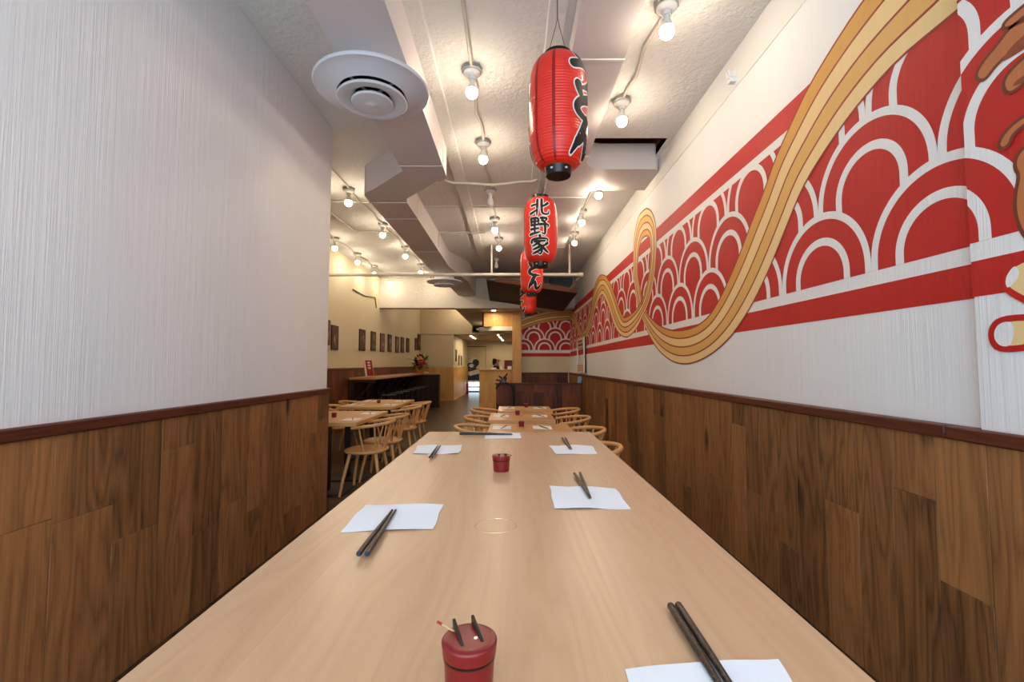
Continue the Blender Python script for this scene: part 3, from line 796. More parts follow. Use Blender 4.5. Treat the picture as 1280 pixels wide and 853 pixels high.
q = on_z(445, 528.6, .75)
L1 = small_table(q.x - .78, q.x, q.y, q.y + .56, 'small maple table in the left row beside the end of the white wall')
L2 = small_table(q.x - .78, q.x + .005, q.y + .565, q.y + 1.16, 'small maple table second from the white wall in the left row')
q2 = on_z(492, 509, .75)
L3 = small_table(q2.x - .78, q2.x, q2.y, q2.y + .66, 'small maple table third along the left row')
L4 = small_table(q2.x - .78, q2.x, q2.y + .665, q2.y + 1.32, 'small maple table at the far end of the left row near the bar')
print('left tables', L1, L2, L3, L4)
CHAIR = make_chair((q.x + .03, 4.85, 0), 0, 'pale windsor chair nearest the camera in the left row, whole legs visible', G_CH)
cx = lambda px, py: on_z(px, py, .735)
CHS = [((q.x + .04, 5.42), 0, 'pale windsor chair second in the left row, on the aisle side'),
       ((q2.x + .05, 6.5), 0, 'pale windsor chair third in the left row, on the aisle side'),
       ((q2.x + .05, 7.22), 0, 'pale windsor chair farthest in the left row, on the aisle side'),
       ((q2.x - .86, 6.62), PI, 'pale windsor chair on the wall side of the left row, nearer of two'),
       ((q2.x - .86, 7.35), PI, 'pale windsor chair on the wall side of the left row, farther of two'),
       ((.50, 3.36), 0, 'pale windsor chair peeking past the right corner of the communal table'),
       ((.56, 4.24), 0, 'pale windsor chair on the right of the nearest small middle table'),
       ((.58, 5.18), 0, 'pale windsor chair on the right of the second small middle table'),
       ((.60, 6.12), 0, 'pale windsor chair on the right of the third small middle table'),
       ((-.27, 4.42), PI, 'pale windsor chair on the left of the nearest small middle table'),
       ((-.26, 5.2), PI, 'pale windsor chair on the left of the second small middle table'),
       ((-.27, 6.1), PI, 'pale windsor chair on the left of the third small middle table')]
for (x, y), rz, lab in CHS: dup(CHAIR, (x, y, 0), rz, lab, G_CH)

# settings on the small tables
def settings(T, spots, pot, where):
    x0, x1, y0, y1 = T
    for k, (cx_, cy_, side, lab) in enumerate(spots):
        hw, hd = .085, .105
        c = [Vector((cx_ - hw, cy_ + hd, 0)), Vector((cx_ + hw, cy_ + hd, 0)), Vector((cx_ + hw, cy_ - hd, 0)), Vector((cx_ - hw, cy_ - hd, 0))]
        napkin(c, .75, 'white paper napkin %s of %s' % (lab, where), 'napkins on the small tables', int(cx_*100 + cy_*1000), .001, 6)
        for j, o in enumerate((-.006, .006)):
            a = Vector((cx_ + side*.03 + .01, cy_ + o*1.6 + .09, 0)); b = Vector((cx_ - side*.03 + .02, cy_ + o - .10, 0))
            chopstick(a, b, .7532, ('%s dark chopstick, napkin %s of %s' % (('left', 'right')[j], lab, where)), 'chopsticks on the small tables', True, None, .7532, .0038)
    if pot: dup(POT, (pot[0], pot[1], .75), 0.3, 'small red lidded pot on ' + where, 'red condiment pots')
settings(T1, [(-.10, 4.22, 1, 'on the left'), (.27, 4.22, -1, 'on the right')], (.08, 4.30), 'the small table just beyond the communal table')
settings(T2, [(-.13, 5.16, 1, 'on the left'), (.30, 5.16, -1, 'on the right')], (.055, 5.28), 'the second small middle table')
settings(T3, [(-.06, 6.10, 1, 'on the left'), (.36, 6.10, -1, 'on the right')], (.18, 6.24), 'the third small middle table')
settings(L1, [(q.x - .14, q.y + .27, -1, 'on the aisle side')], (q.x - .40, q.y + .46), 'the left table beside the white wall')
settings(L2, [(q.x - .14, q.y + .86, -1, 'on the aisle side')], None, 'the second left table')
settings(L3, [(q2.x - .14, q2.y + .33, -1, 'on the aisle side'), (q2.x - .62, q2.y + .33, 1, 'on the wall side')], (q2.x - .38, q2.y + .6), 'the third left table')
settings(L4, [(q2.x - .14, q2.y + 1.0, -1, 'on the aisle side'), (q2.x - .62, q2.y + 1.0, 1, 'on the wall side')], None, 'the farthest left table')

# ---------------------------------------------------------------- bar along the far left wall, stools, things on it
def build_bar():
    zt = 1.06; xf = -2.82; y0, y1 = 9.42, 14.5
    t = thing('bar_counter', 'long dark bar counter with pale top along the far left wall', 'counter', (xf, y0, 0))
    o = Vector((xf, y0, 0)); lo = lambda x, y, z: (x - o.x, y - o.y, z)
    mb = MB(); mb.box(lo(XF + .035, y0, zt - .045), lo(xf, y1, zt), M['bar_top'], .5, .004); mb.box(lo(xf, y1 - .3, zt - .045), lo(-2.3, y1, zt), M['bar_top'], .6, .004); mb.build('countertop', t)
    mb = MB(); boards_along(mb, lambda a, b, c0, c1, tn: mb.box(lo(a, y1 - .28, c0), lo(b, y1 - .02, c1), M['bar_dark'], tn, .0015), XF + .075, -2.3, 0, zt - .045, .17, None); mb.build('end_panel', t)
    mb = MB(); mb.box(lo(XF + .03, y0, .0), lo(XF + .07, y1, zt - .045), M['bar_dark'], .4, .002); mb.build('back_panel', t)
    for k in range(6):
        y = y0 + .05 + k * .86
        mb = MB(); mb.box(lo(XF + .07, y - .03, zt - .105), lo(xf - .03, y + .03, zt - .045), M['bar_dark'], .3, .003)
        mb.box(lo(XF + .07, y - .03, .2), lo(XF + .13, y + .03, zt - .1), M['bar_dark'], .3, .003)
        A = Vector(lo(XF + .1, y, .5)); B = Vector(lo(xf - .08, y, zt - .09)); mb.tube([A, B], .032, M['bar_dark'], 4)
        mb.build('bracket', t)
    return zt, xf, y0, y1
BZ, BX, BY0, BY1 = build_bar()
def make_stool(loc, label, group):
    t = thing('bar_stool', label, 'stool', loc, 0, group); m = M['black_metal']
    mb = MB(); mb.lathe([(.14, .675), (.16, .682), (.163, .698), (.15, .706), (.05, .703)], M['stool_seat'], 24); mb.build('seat', t)
    for sx in (-1, 1):
        for sy in (-1, 1):
            mb = MB(); mb.tube([(sx*.17, sy*.17, 0), (sx*.10, sy*.10, .68)], [.013, .014], m, 8); mb.build('leg', t)
    mb = MB(); R = .15; mb.tube([(R*math.cos(2*PI*k/24), R*math.sin(2*PI*k/24), .24) for k in range(25)], .009, m, 8); mb.build('footrest', t)
    return t
ST = None
ords = ['nearest', 'second', 'third', 'fourth', 'fifth', 'sixth', 'farthest']
for k, y in enumerate((9.5, 10.1, 10.7, 11.3, 11.95, 12.6, 13.25)):
    lab = 'dark round bar stool under the bar counter, %s of the seven' % ords[k]
    if ST is None: ST = make_stool((-2.58, y, 0), lab, 'bar stools')
    else: dup(ST, (-2.58, y, 0), 0, lab, 'bar stools')
# leaning menu sign on the bar
def build_sign():
    p = on_y(463.5, 470, 9.75); t = thing('menu_sign', 'red card sign with white edge leaning on the bar counter', 'sign', (p.x, 9.75, BZ + .014))
    mt = Matrix.Rotation(math.radians(58), 4, 'Z') @ Matrix.Rotation(math.radians(-14), 4, 'X')
    mb = MB(); mb.box((-.10, 0, 0), (.10, .05, .37), M['cream'], bev=.003, mtx=mt); mb.build('board', t)
    mb = MB(); mb.box((-.088, -.004, .012), (.088, .001, .358), M['sign_red'], mtx=mt); f = mb.build('front', t)
    mb = MB()
    for k, z in enumerate((.29, .23, .17)):
        for dx in (-.02, .012): mb.box((dx - .012, -.006, z), (dx + .014, -.0035, z + .036), M['cream'], mtx=mt)
        mb.box((-.045, -.006, z + .008), (-.036, -.0035, z + .03), M['cream'], mtx=mt)
    mb.lathe([(.001, 0), (.03, 0), (.03, .002), (.001, .002)], M['cream'], 20, (0, 0, 0)); 
    mb.build('lettering', f)
    t.location.y += 0.0
build_sign()
# flower arrangement
def build_flowers():
    p = on_y(518, 464, 14.2); c = Vector((p.x, 14.2, BZ)); t = thing('flower_arrangement', 'flowers with dark leaves and pink and red blooms in a basket on the bar end', 'flowers', c); t.scale = (1.5, 1.5, 1.5); t.location.x += .16
    mb = MB(); mb.lathe([(.07, 0), (.075, .005), (.105, .15), (.11, .155), (.10, .155), (.09, .12), (.02, .115)], M['basket'], 24); mb.build('basket', t)
    rnd = random.Random(3)
    def leaf(mb, a, b, w, m):
        a = Vector(a); b = Vector(b); d = (b - a); s = d.cross(Vector((0,0,1)));
        if s.length < 1e-4: s = Vector((1,0,0))
        s = s.normalized(); n = s.cross(d).normalized(); rows = []
        for k in range(7):
            u = k/6; ww = w * math.sin(PI * min(max(u*.94+.03, 0), 1)); q_ = a + d*u + Vector((0,0,-.05*u*u)) ; rows.append([q_ - s*ww, q_ + n*.004, q_ + s*ww, q_ - n*.004])
        mb.rings(rows, m, .5)
    mb = MB()
    for k in range(46):
        th = rnd.uniform(0, 2*PI); el = rnd.uniform(-.2, 1.3); L = rnd.uniform(.16, .30)
        a = Vector((rnd.uniform(-.05,.05), rnd.uniform(-.05,.05), rnd.uniform(.14,.24))); b = a + Vector((math.cos(th)*math.cos(el), math.sin(th)*math.cos(el), math.sin(el)))*L
        leaf(mb, a, b, rnd.uniform(.035,.06), M['leaf'])
    f = mb.build('foliage', t); f['kind'] = 'stuff'
    mb = MB()
    for k in range(14):
        th = rnd.uniform(-1.2, 1.2); a = Vector((.05, -.02, .2)); b = a + Vector((.10*math.cos(th), .1*math.sin(th), rnd.uniform(.12,.26)))
        leaf(mb, a, b, .012, M['leaf_yellow'])
    f = mb.build('foliage', t); f['kind'] = 'stuff'; f['label'] = 'thin yellow green leaves'
    for (x, z, m, r) in ((.03, .30, 'flower_pink', .062), (.06, .255, 'flower_orange', .05), (.045, .215, 'flower_red', .055), (.11, .22, 'flower_red', .045)):
        mb = MB()
        for ring, (rr_, el) in enumerate(((1.0, .1), (.75, .6), (.45, 1.1))):
            for j in range(7):
                th = 2*PI*(j + .5*ring)/7; a = Vector((x, -.13, z)); d = Vector((math.cos(th)*math.cos(el), -math.sin(el), math.sin(th)*math.cos(el)))
                s = Vector((-math.sin(th), 0, math.cos(th))); rows = []
                for k in range(5):
                    u = k/4; q_ = a + d*r*rr_*u; ww = r*.42*math.sin(PI*(.1+.8*u)); rows.append([q_ - s*ww, q_ + Vector((0,-.004,0)), q_ + s*ww, q_ + Vector((0,.004,0))])
                mb.rings(rows, M[m])
        mb.build('bloom', t)
build_flowers()
for k, y in enumerate((10.6, 11.4, 12.2, 13.0)):
    c = [Vector((BX - .22, y + .09, 0)), Vector((BX - .05, y + .09, 0)), Vector((BX - .05, y - .09, 0)), Vector((BX - .22, y - .09, 0))]
    napkin(c, BZ, 'white napkin on the bar counter, %s along from the red sign' % ['first', 'second', 'third', 'fourth'][k], 'napkins on the bar', 200 + k, .001, 6)
c = on_y(533, 465, 14.35)
mb = MB(); mb.hexa([(-.08,-.06,0),(.08,-.06,0),(.08,.06,0),(-.08,.06,0),(-.05,-.04,.05),(.06,-.04,.03),(.06,.04,.03),(-.05,.04,.06)], M['cream'], bev=.006); o = mb.build('folded_cloth'); o.location = (c.x, 14.35, BZ)
tag(o, 'crumpled cream cloth on the bar corner beside the flowers', 'cloth')

# ---------------------------------------------------------------- pictures
def picture(p0, p1, p2, p3, plane, k, label, group):
    """a thin hanging print on a wall x=plane, corners given by its near/far edges and heights"""
    ya, yb = p0.y, p1.y; z0, z1 = p2, p3
    t = thing('wall_print', label, 'picture', (plane, (ya+yb)/2, z0), 0, group); w = abs(yb-ya)/2; h = z1 - z0
    mb = MB(); mb.box((.001, -w, 0), (.022, w, h), M['bar_dark'], .4, .002); mb.build('frame', t)
    mb = MB(); mb.box((.02, -w + .008, .008), (.024, w - .008, h - .008), PIC[k % len(PIC)])
    rnd = random.Random(k + 40)
    for j in range(3):
        zc = h * rnd.uniform(.2, .75); yc = w * rnd.uniform(-.35, .35); a = w * rnd.uniform(.2, .5); b = h * rnd.uniform(.08, .22)
        pts = [(.0244 + j*.0002, yc + a*math.cos(2*PI*i/14)*rnd.uniform(.7,1.1), zc + b*math.sin(2*PI*i/14)*rnd.uniform(.7,1.1)) for i in range(14)]
        mb.face(pts, PIC2[(k + j) % len(PIC2)])
    mb.build('print', t, recalc=False)
PX = [(406.3,411.7,400,431.5),(413.3,421.9,407,437.5),(448.4,455.8,412,438.6),(463,469,414.7,438.7),(474.7,480,417,440),(484.4,488.8,418.3,440),(493.8,498,421,441),(500.5,504.4,421.8,441),(507.5,511,423,440.6),(518.3,521,423,438),(521.6,526,418.5,438)]
PN = ['tall tan print high on the far left wall beside the white wall end', 'dark print with orange figure second along the far left wall', 'dark red print third along the far left wall', 'brown print fourth along the far left wall', 'orange print fifth along the far left wall', 'blue grey print sixth along the far left wall', 'brown print seventh along the far left wall', 'red brown print eighth along the far left wall', 'dark print ninth along the far left wall', 'narrow dark print tenth along the far left wall', 'taller dark print last before the corner above the flowers']
for k, (x0, x1, ya, yb) in enumerate(PX):
    a = on_x(x0, (ya+yb)/2, XF); b = on_x(x1, (ya+yb)/2, XF); zc = on_x((x0+x1)/2, (ya+yb)/2, XF); z1 = on_x((x0+x1)/2, ya, XF).z; z0 = on_x((x0+x1)/2, yb, XF).z
    picture(a, b, z0, z1, XF, k, PN[k], 'prints on the far left wall')
for k, (x0, x1, ya, yb) in enumerate([(567.3,568.7,437.5,452),(570.6,572,444,457),(573,574.2,444,457)]):
    X = S['XS'] ; a = on_x(x0, (ya+yb)/2, X); b = on_x(x1, (ya+yb)/2, X); ym = min((a.y+b.y)/2, YBACK-1); ya_, yb_ = ym - .16, ym + .16
    a.y, b.y = [(17.3,17.62),(18.2,18.5),(19.0,19.3)][k]
    picture(a, b, on_y((x0+x1)/2, yb, 17.5).z, on_y((x0+x1)/2, ya, 17.5).z, X, k + 5, 'narrow dark print on the passage wall, %s of three' % ['nearest', 'middle', 'farthest'][k], 'prints on the passage wall')

# ---------------------------------------------------------------- ducts
def duct_box(mb, secs, m):
    """sections: list of (4 corner tuples) along the run"""
    mb.rings([[Vector(p) for p in s] for s in secs], m, smooth=False)
def rectsec(xa, xb, y, za, zb): return [(xa, y, za), (xb, y, za), (xb, y, zb), (xa, y, zb)]
def seam_band(mb, xa, xb, y, za, zb, e=.006, w=.012):
    mb.box((xa - e, y - w, za - e), (xb + e, y + w, zb), M['seam'], bev=.002)
def elbow_sections(xl0, xr0, xl1, xr1, ya, yb, za, zb, n=10):
    """an S offset in plan between (xl0,xr0) at ya and (xl1,xr1) at yb with rounded shoulders"""
    out = []
    for k in range(n + 1):
        u = k / n; s = u*u*u*(u*(6*u-15)+10)
        out.append((xl0 + (xl1-xl0)*s, xr0 + (xr1-xr0)*s, ya + (yb-ya)*u))
    return [rectsec(a, b, y, za, zb) for a, b, y in out]
def plan_prism(mb, poly, z0, z1, m):
    """duct piece with a plan outline"""
    v = [Vector((x, y, 0)) for x, y in poly]; n = len(poly)
    for tri in tessellate_polygon([v]):
        mb.face([(v[i].x, v[i].y, z0) for i in tri], m); mb.face([(v[i].x, v[i].y, z1) for i in tri], m)
    for k in range(n):
        a, b = poly[k], poly[(k+1) % n]; mb.face([(a[0],a[1],z0),(b[0],b[1],z0),(b[0],b[1],z1),(a[0],a[1],z1)], m)
def arc(cx, cy, r, a0, a1, n=8):
    return [(cx + r*math.cos(math.radians(a0+(a1-a0)*k/n)), cy + r*math.sin(math.radians(a0+(a1-a0)*k/n))) for k in range(n+1)]
def build_ducts():
    DZ = EYE.z + 1.90; top = CZ - .004
    A = on_z(377, 0, DZ); B = on_z(477.5, 0, DZ); s1a = on_z(503.8, 210, DZ); s1b = on_z(554.3, 206, DZ); s2a = on_z(465, 255.5, DZ); s2b = on_z(507.8, 251.5, DZ); cl = on_z(458.5, 243.5, DZ)
    print('duct', A, B, s1a, s1b, s2a, s2b, cl)
    xl, xr = (A.x + s1a.x)/2, (B.x + s1b.x)/2; w = xr - xl; y1 = (s1a.y + s1b.y)/2; y2 = (s2a.y + s2b.y)/2; xl2, xr2 = s2a.x, s2b.x
    t = thing('ventilation_duct', 'boxy white ventilation duct with a sideways jog left of the lanterns', 'duct', (xl, y1, DZ)); o = Vector(t.location)
    def fin(mb, name, **k):
        bmesh.ops.remove_doubles(mb.bm, verts=mb.bm.verts[:], dist=1e-5); ob = mb.build(name, t, **k)
        for v in ob.data.vertices: v.co -= o
        return ob
    mb = MB(); duct_box(mb, [rectsec(xl, xr, Y0, DZ, top), rectsec(xl, xr, y1, DZ, top)], M['duct']); fin(mb, 'straight_run')
    # jog: run turns left with a rounded outer heel, crosses, turns back
    mb = MB(); r = .16
    poly = [(xl, y1)] + [(xl, y1 + .10), (xl2 + .15, y2 - .40)] + arc(xl2 + .17, y2 - .20, .17, 240, 180, 6) + [(xl2, y2), (xr2, y2), (xr2 + .02, y2 - .12)] + [(xr - .12, y1 + .36)] + arc(xr - r, y1 + .22, r, 60, 0, 6) + [(xr, y1)]
    plan_prism(mb, poly, DZ, top, M['duct']); fin(mb, 'jog')
    z2 = on_y(584, 369.5, YB).z; xa3, xb3 = on_y(573, 370, YB).x, on_y(595, 369, YB).x
    ya, yb = on_z(560, 333.8, DZ).y, on_z(534, 337, DZ).y + .7
    mb = MB(); duct_box(mb, [rectsec(xl2, xr2, y2, DZ, top), rectsec(xl2, xr2, ya, DZ, top), rectsec(xa3 - .06, xb3, yb, z2, top), rectsec(xa3, xb3, YB + .02, z2, top)], M['duct']); fin(mb, 'straight_run')
    for (x0, x1, y) in ((xl, xr, 2.2), (xl, xr, y1), (xl2, xr2, y2), (xl2, xr2, on_z(480, 274, DZ).y), (xl2, xr2, on_z(500, 315, DZ).y)):
        mb = MB(); seam_band(mb, x0, x1, y, DZ, top); fin(mb, 'seam_strip')
    # right duct
    DR = EYE.z + 2.08
    A = on_z(727, 0, DR); B = on_z(807, 0, DR); xl, xr = A.x, B.x
    f0 = on_z(773, 211.6, DR); f1 = on_z(770, 238, DR); ys = on_z(705, 247, DR); xr2 = ys.x + (ys.x - on_z(680, 247, DR).x); xr2 = on_z(732.7, 247, DR).x
    print('rduct', A, B, f0, f1, ys, xr2)
    t = thing('ventilation_duct', 'boxy white ventilation duct right of the lanterns with a branch to the mural wall', 'duct', (xl, f0.y, DR)); o = Vector(t.location)
    mb = MB(); duct_box(mb, [rectsec(xl, xr, Y0, DR, top), rectsec(xl, xr, f0.y - .3, DR, top)], M['duct']); fin(mb, 'straight_run')
    mb = MB(); xw = on_z(822, 209, DR).x + .06
    poly = [(xl, f0.y - .3), (xl, ys.y), (xr2, ys.y), (xr2, f1.y + .05)] + arc(xr2 + .06, f1.y + .06, .06, 180, 270, 4) + [(XR - .006, f1.y), (XR - .006, f0.y + .06)] + arc(XR - .09, f0.y + .08, .08, 0, -90, 6) + [(xr + .2, f0.y)] + arc(xr + .2, f0.y - .2, .2, 90, 180, 8) + [(xr, f0.y - .3)]
    plan_prism(mb, poly, DR, CZ + .14, M['duct'])
    ob = fin(mb, 'branch')
    mb = MB(); duct_box(mb, [rectsec(xl, xr2, ys.y, DR, top), rectsec(xl + .02, xr2 - .02, YB, DR, top)], M['duct']); fin(mb, 'straight_run')
    for (x0, x1, y) in ((xl, xr, on_z(750, 75, DR).y), (xl, xr, f0.y - .3), (xl, xr2, ys.y), (xl, xr2, 8.0)):
        mb = MB(); seam_band(mb, x0, x1, y, DR, top); fin(mb, 'seam_strip')
    return DZ
DZ = build_ducts()
def make_diffuser(loc, R, label, neck):
    t = thing('ceiling_diffuser', label, 'air vent', loc, 0, 'round air diffusers'); m = M['diffuser']
    k = R / .36
    mb = MB(); mb.lathe([(.20*k, neck), (.20*k, .02*k), (.24*k, .0)], m, 40, cap0=False, cap1=False); mb.build('collar', t)
    mb = MB(); mb.lathe([(.235*k, -.005*k), (.30*k, .015*k), (.352*k, .002*k), (.36*k, -.012*k), (.352*k, -.022*k), (.30*k, -.024*k), (.235*k, -.055*k), (.215*k, -.058*k), (.20*k, -.04*k), (.21*k, -.01*k), (.235*k, -.005*k)], m, 56, cap0=False, cap1=False); mb.build('outer_ring', t)
    mb = MB(); mb.lathe([(.205*k, -.005*k), (.205*k, .01*k), (.0, .01*k + .0001)][:2], M['black_void'], 40); mb.build('throat', t)
    mb = MB(); mb.lathe([(.11*k, -.022*k), (.155*k, -.040*k), (.212*k, -.076*k), (.218*k, -.086*k), (.211*k, -.093*k), (.165*k, -.094*k), (.115*k, -.062*k), (.11*k, -.022*k)], m, 48, cap0=False, cap1=False); mb.build('middle_cone', t)
    mb = MB(); mb.lathe([(.03*k, -.035*k), (.06*k, -.05*k), (.126*k, -.092*k), (.130*k, -.101*k), (.124*k, -.108*k), (.06*k, -.114*k), (.015*k, -.116*k), (.008*k, -.121*k)], m, 40); mb.build('inner_cone', t)
    mb = MB()
    for a in (60, 150, 240, 330):
        c, s = math.cos(math.radians(a)), math.sin(math.radians(a)); mb.tube([(c*.21*k, s*.21*k, -.02*k), (c*.03*k, s*.03*k, -.05*k)], .008*k, M['galv'], 6)
    mb.build('bracket', t)
    return t
p = on_z(466, 110, DZ - .1); make_diffuser((p.x, p.y, DZ - .1), .365, 'large round white air diffuser under the near end of the left duct', .11)
p = on_z(555.5, 352, DZ - .19); make_diffuser((p.x, p.y, DZ - .19), .36, 'round white air diffuser far along the left duct beyond the white pipe', .1)

# ---------------------------------------------------------------- bulbs and conduits
def make_bulb(loc, lit, label, group):
    t = thing('ceiling_bulb', label, 'light bulb', loc, 0, group)
    mb = MB(); mb.lathe([(.066, 0), (.076, -.002), (.078, -.03), (.066, -.034), (.02, -.034)], M['galv'], 8); mb.build('junction_box', t)
    mb = MB(); mb.lathe([(.062, -.033), (.064, -.045), (.048, -.062), (.03, -.068), (.028, -.092), (.02, -.094)], M['porcelain'], 24); mb.build('lamp_holder', t)
    mb = MB(); mb.lathe([(.018, -.092), (.019, -.112), (.028, -.138), (.0395, -.166), (.041, -.172)], M['porcelain'], 20); mb.build('bulb_neck', t)
    mb = MB(); r = .043; c = -.192
    prof = [(.036, -.168), (.0415, -.173)] + [(r*math.cos(a), c + r*math.sin(a)) for a in [math.radians(x) for x in (12, -8, -28, -48, -66, -82)]]
    mb.lathe(prof, M['bulb'] if lit else M['bulb_off'], 20); b = mb.build('bulb_glass', t)
    return t
G_B = 'bare ceiling bulbs'
cz = lambda px, py: on_z(px, py, CZ)
BULBS = []
LIT = UNLIT = None
def bulb(px, py, lab, lit=True, y=None):
    global LIT, UNLIT
    p = cz(px, py); loc = (p.x, p.y, CZ)
    if lit:
        if LIT is None: LIT = make_bulb(loc, True, lab, G_B)
        else: dup(LIT, loc, 0, lab, G_B)
    else:
        if UNLIT is None: UNLIT = make_bulb(loc, False, lab, G_B)
        else: dup(UNLIT, loc, 0, lab, G_B)
    BULBS.append(p); return p
rowC = [bulb(590, 85, 'bare lit bulb right of the near round diffuser, first of the centre row'), bulb(604, 176, 'bare lit bulb second along the centre row left of the lanterns'),
        bulb(613, 236, 'unlit white bulb third along the centre row', False), bulb(618.5, 272, 'bare lit bulb fourth along the centre row'), bulb(623.5, 297, 'bare lit bulb fifth along the centre row'), bulb(620.5, 322, 'unlit white bulb at the far end of the centre row', False)]
rowR = [bulb(833, 2, 'large bare lit bulb at the top edge right of the nearest lantern'), bulb(777, 124, 'bare lit bulb above the duct branch near the mural wall'), bulb(748, 225, 'bare lit bulb half hidden behind the duct branch'), bulb(727, 262, 'bare lit bulb beyond the duct branch, nearer of two in the clear'), bulb(718, 290, 'bare lit bulb beyond the duct branch, farther of two in the clear')]
rowA = [bulb(436, 235, 'bare lit bulb near the white wall end, first in the row along the jogged duct'), bulb(478.5, 279, 'bare lit bulb second in the row along the jogged duct'), bulb(506.7, 308, 'bare lit bulb third in the row along the jogged duct'), bulb(526, 330, 'bare lit bulb fourth along the jogged duct, partly behind the white pipe'), bulb(539.5, 343, 'bare lit bulb behind the far diffuser, last in its row')]
rowB = [bulb(418.8, 297, 'bare lit bulb first of the row by the far wall, touching the white wall'), bulb(447, 316.5, 'bare lit bulb second of the row by the far left wall'), bulb(468, 332, 'bare lit bulb third by the far left wall, crossed by the white pipe'), bulb(486.5, 344.6, 'bare lit bulb last by the far left wall, below the white pipe')]
for x_, y_, lab in ((-2.3, 12.9, 'added unseen bulb behind the beam to brighten the bar, nearer one'), (-2.3, 14.9, 'added unseen bulb behind the beam to brighten the bar, farther one'), (-2.0, 16.2, 'added unseen bulb behind the beam to brighten the passage corner')):
    dup(LIT, (x_, y_, CZ), 0, lab, G_B)  # extra bulbs, hidden by the beam, added to brighten the rear room
def conduit(pts, r, label, straps=0, m='conduit', name='conduit', cat='pipe'):
    mb = MB(); mb.tube(pts, r, M[m], 10)
    o = mb.build(name); return tag(o, label, cat)
zc_ = CZ - .018
line = lambda row, x=0: [(p.x + x, p.y, zc_) for p in row]
def wob(a, b, n=8, dx=.015, dz=.012, s=0):
    a, b = Vector(a), Vector(b); return [a.lerp(b, k/n) + Vector((dx*math.sin(k*1.7+s), 0, -abs(dz*math.sin(k*2.3+s)) if 0 < k < n else 0)) for k in range(n+1)]
def rowline(row, y_start, s):
    pts = [Vector((row[0].x + .02, y_start, zc_))]
    for a, b in zip(row, row[1:]): pts += wob((a.x, a.y, zc_), (b.x, b.y, zc_), 6, .02, .01, s)[:-1]
    pts.append(Vector((row[-1].x, row[-1].y, zc_))); return pts
conduit(rowline(rowC, Y0 + .2, 0), .013, 'pale conduit linking the centre row of bulbs on the ceiling')
conduit(rowline(rowR[:2], Y0 + .2, 1), .013, 'pale conduit running to the right row of bulbs before the duct branch')
conduit(rowline(rowR[3:], 5.6, 1), .013, 'pale conduit linking the right row of bulbs beyond the duct branch')
conduit(rowline(rowA, 4.6, 2), .012, 'grey conduit linking the bulbs left of the jogged duct')
conduit(rowline(rowB, 6.6, 3), .012, 'grey conduit linking the bulbs by the far left wall')
a, b = cz(556, 222), cz(672, 218)
conduit([(a.x, a.y, zc_ - .02)] + wob((a.x + .1, a.y, zc_ - .05), (b.x - .05, a.y, zc_ - .03), 6, 0, .03, 1) + [(b.x, a.y, zc_)], .016, 'white cross conduit on the ceiling between the two ducts, nearest of three')
a, b = cz(528, 257), cz(662, 258); conduit([(a.x, a.y, zc_), (b.x, a.y, zc_)], .010, 'thin white cross conduit on the ceiling between the two ducts, middle of three')
a, b = cz(549, 289), cz(606, 289); conduit([(a.x, a.y, DZ + .05), (a.x, a.y, zc_ - .02), (a.x + .03, a.y, zc_)] + wob((a.x + .1, a.y, zc_), (b.x, a.y, zc_), 5, 0, .02, 2), .014, 'white cross conduit that drops down the side of the left duct')
a, b = cz(410, 250), cz(461, 252); conduit([(a.x, a.y, zc_), (b.x, b.y, zc_)], .012, 'cream conduit running from the white wall to the duct jog')
a, b, c = cz(414, 265), cz(444, 289), cz(488, 288); conduit([(a.x, a.y, zc_), (b.x, b.y - .05, zc_), (b.x + .04, b.y, zc_), (c.x, b.y, zc_)], .016, 'cream bent conduit left of the duct with a corner box')
a = cz(600, 60)
# sprinkler pipe across the room
ypip = 8.3; pe = on_y(727, 343.5, ypip)
t = thing('sprinkler_pipe', 'straight white pipe crossing the room below the ceiling', 'pipe', (pe.x, ypip, pe.z))
mb = MB(); mb.tube([(XF - pe.x + .0, 0, 0), (-.05, 0, 0), (-.015, .015, 0), (0, .05, 0), (0, 9.84 - ypip, 0)], .031, M['conduit'], 12); mb.build('main_pipe', t)
for px in (614.5, 712):
    x = on_y(px, 340, ypip).x - pe.x; mb = MB(); mb.tube([(x, 0, 0), (x, 0, CZ - pe.z - .003)], .018, M['conduit'], 10); mb.build('riser', t)
mb = MB(); mb.tube([(-.03, 0, 0), (0.0, 0, 0), (0, .03, 0)], .04, M['conduit'], 12); mb.build('elbow', t)
# cable on the far left wall
a, b, c = on_x(440.5, 362, XF), on_x(468, 372, XF), on_x(472, 386, XF)
conduit([(XF + .015, a.y, a.z), (XF + .015, (a.y+b.y)/2, a.z - .02), (XF + .015, b.y, b.z), (XF + .015, c.y - .15, c.z)], .012, 'short drooping cable high on the far left wall', m='wire', name='wall_cable', cat='cable')

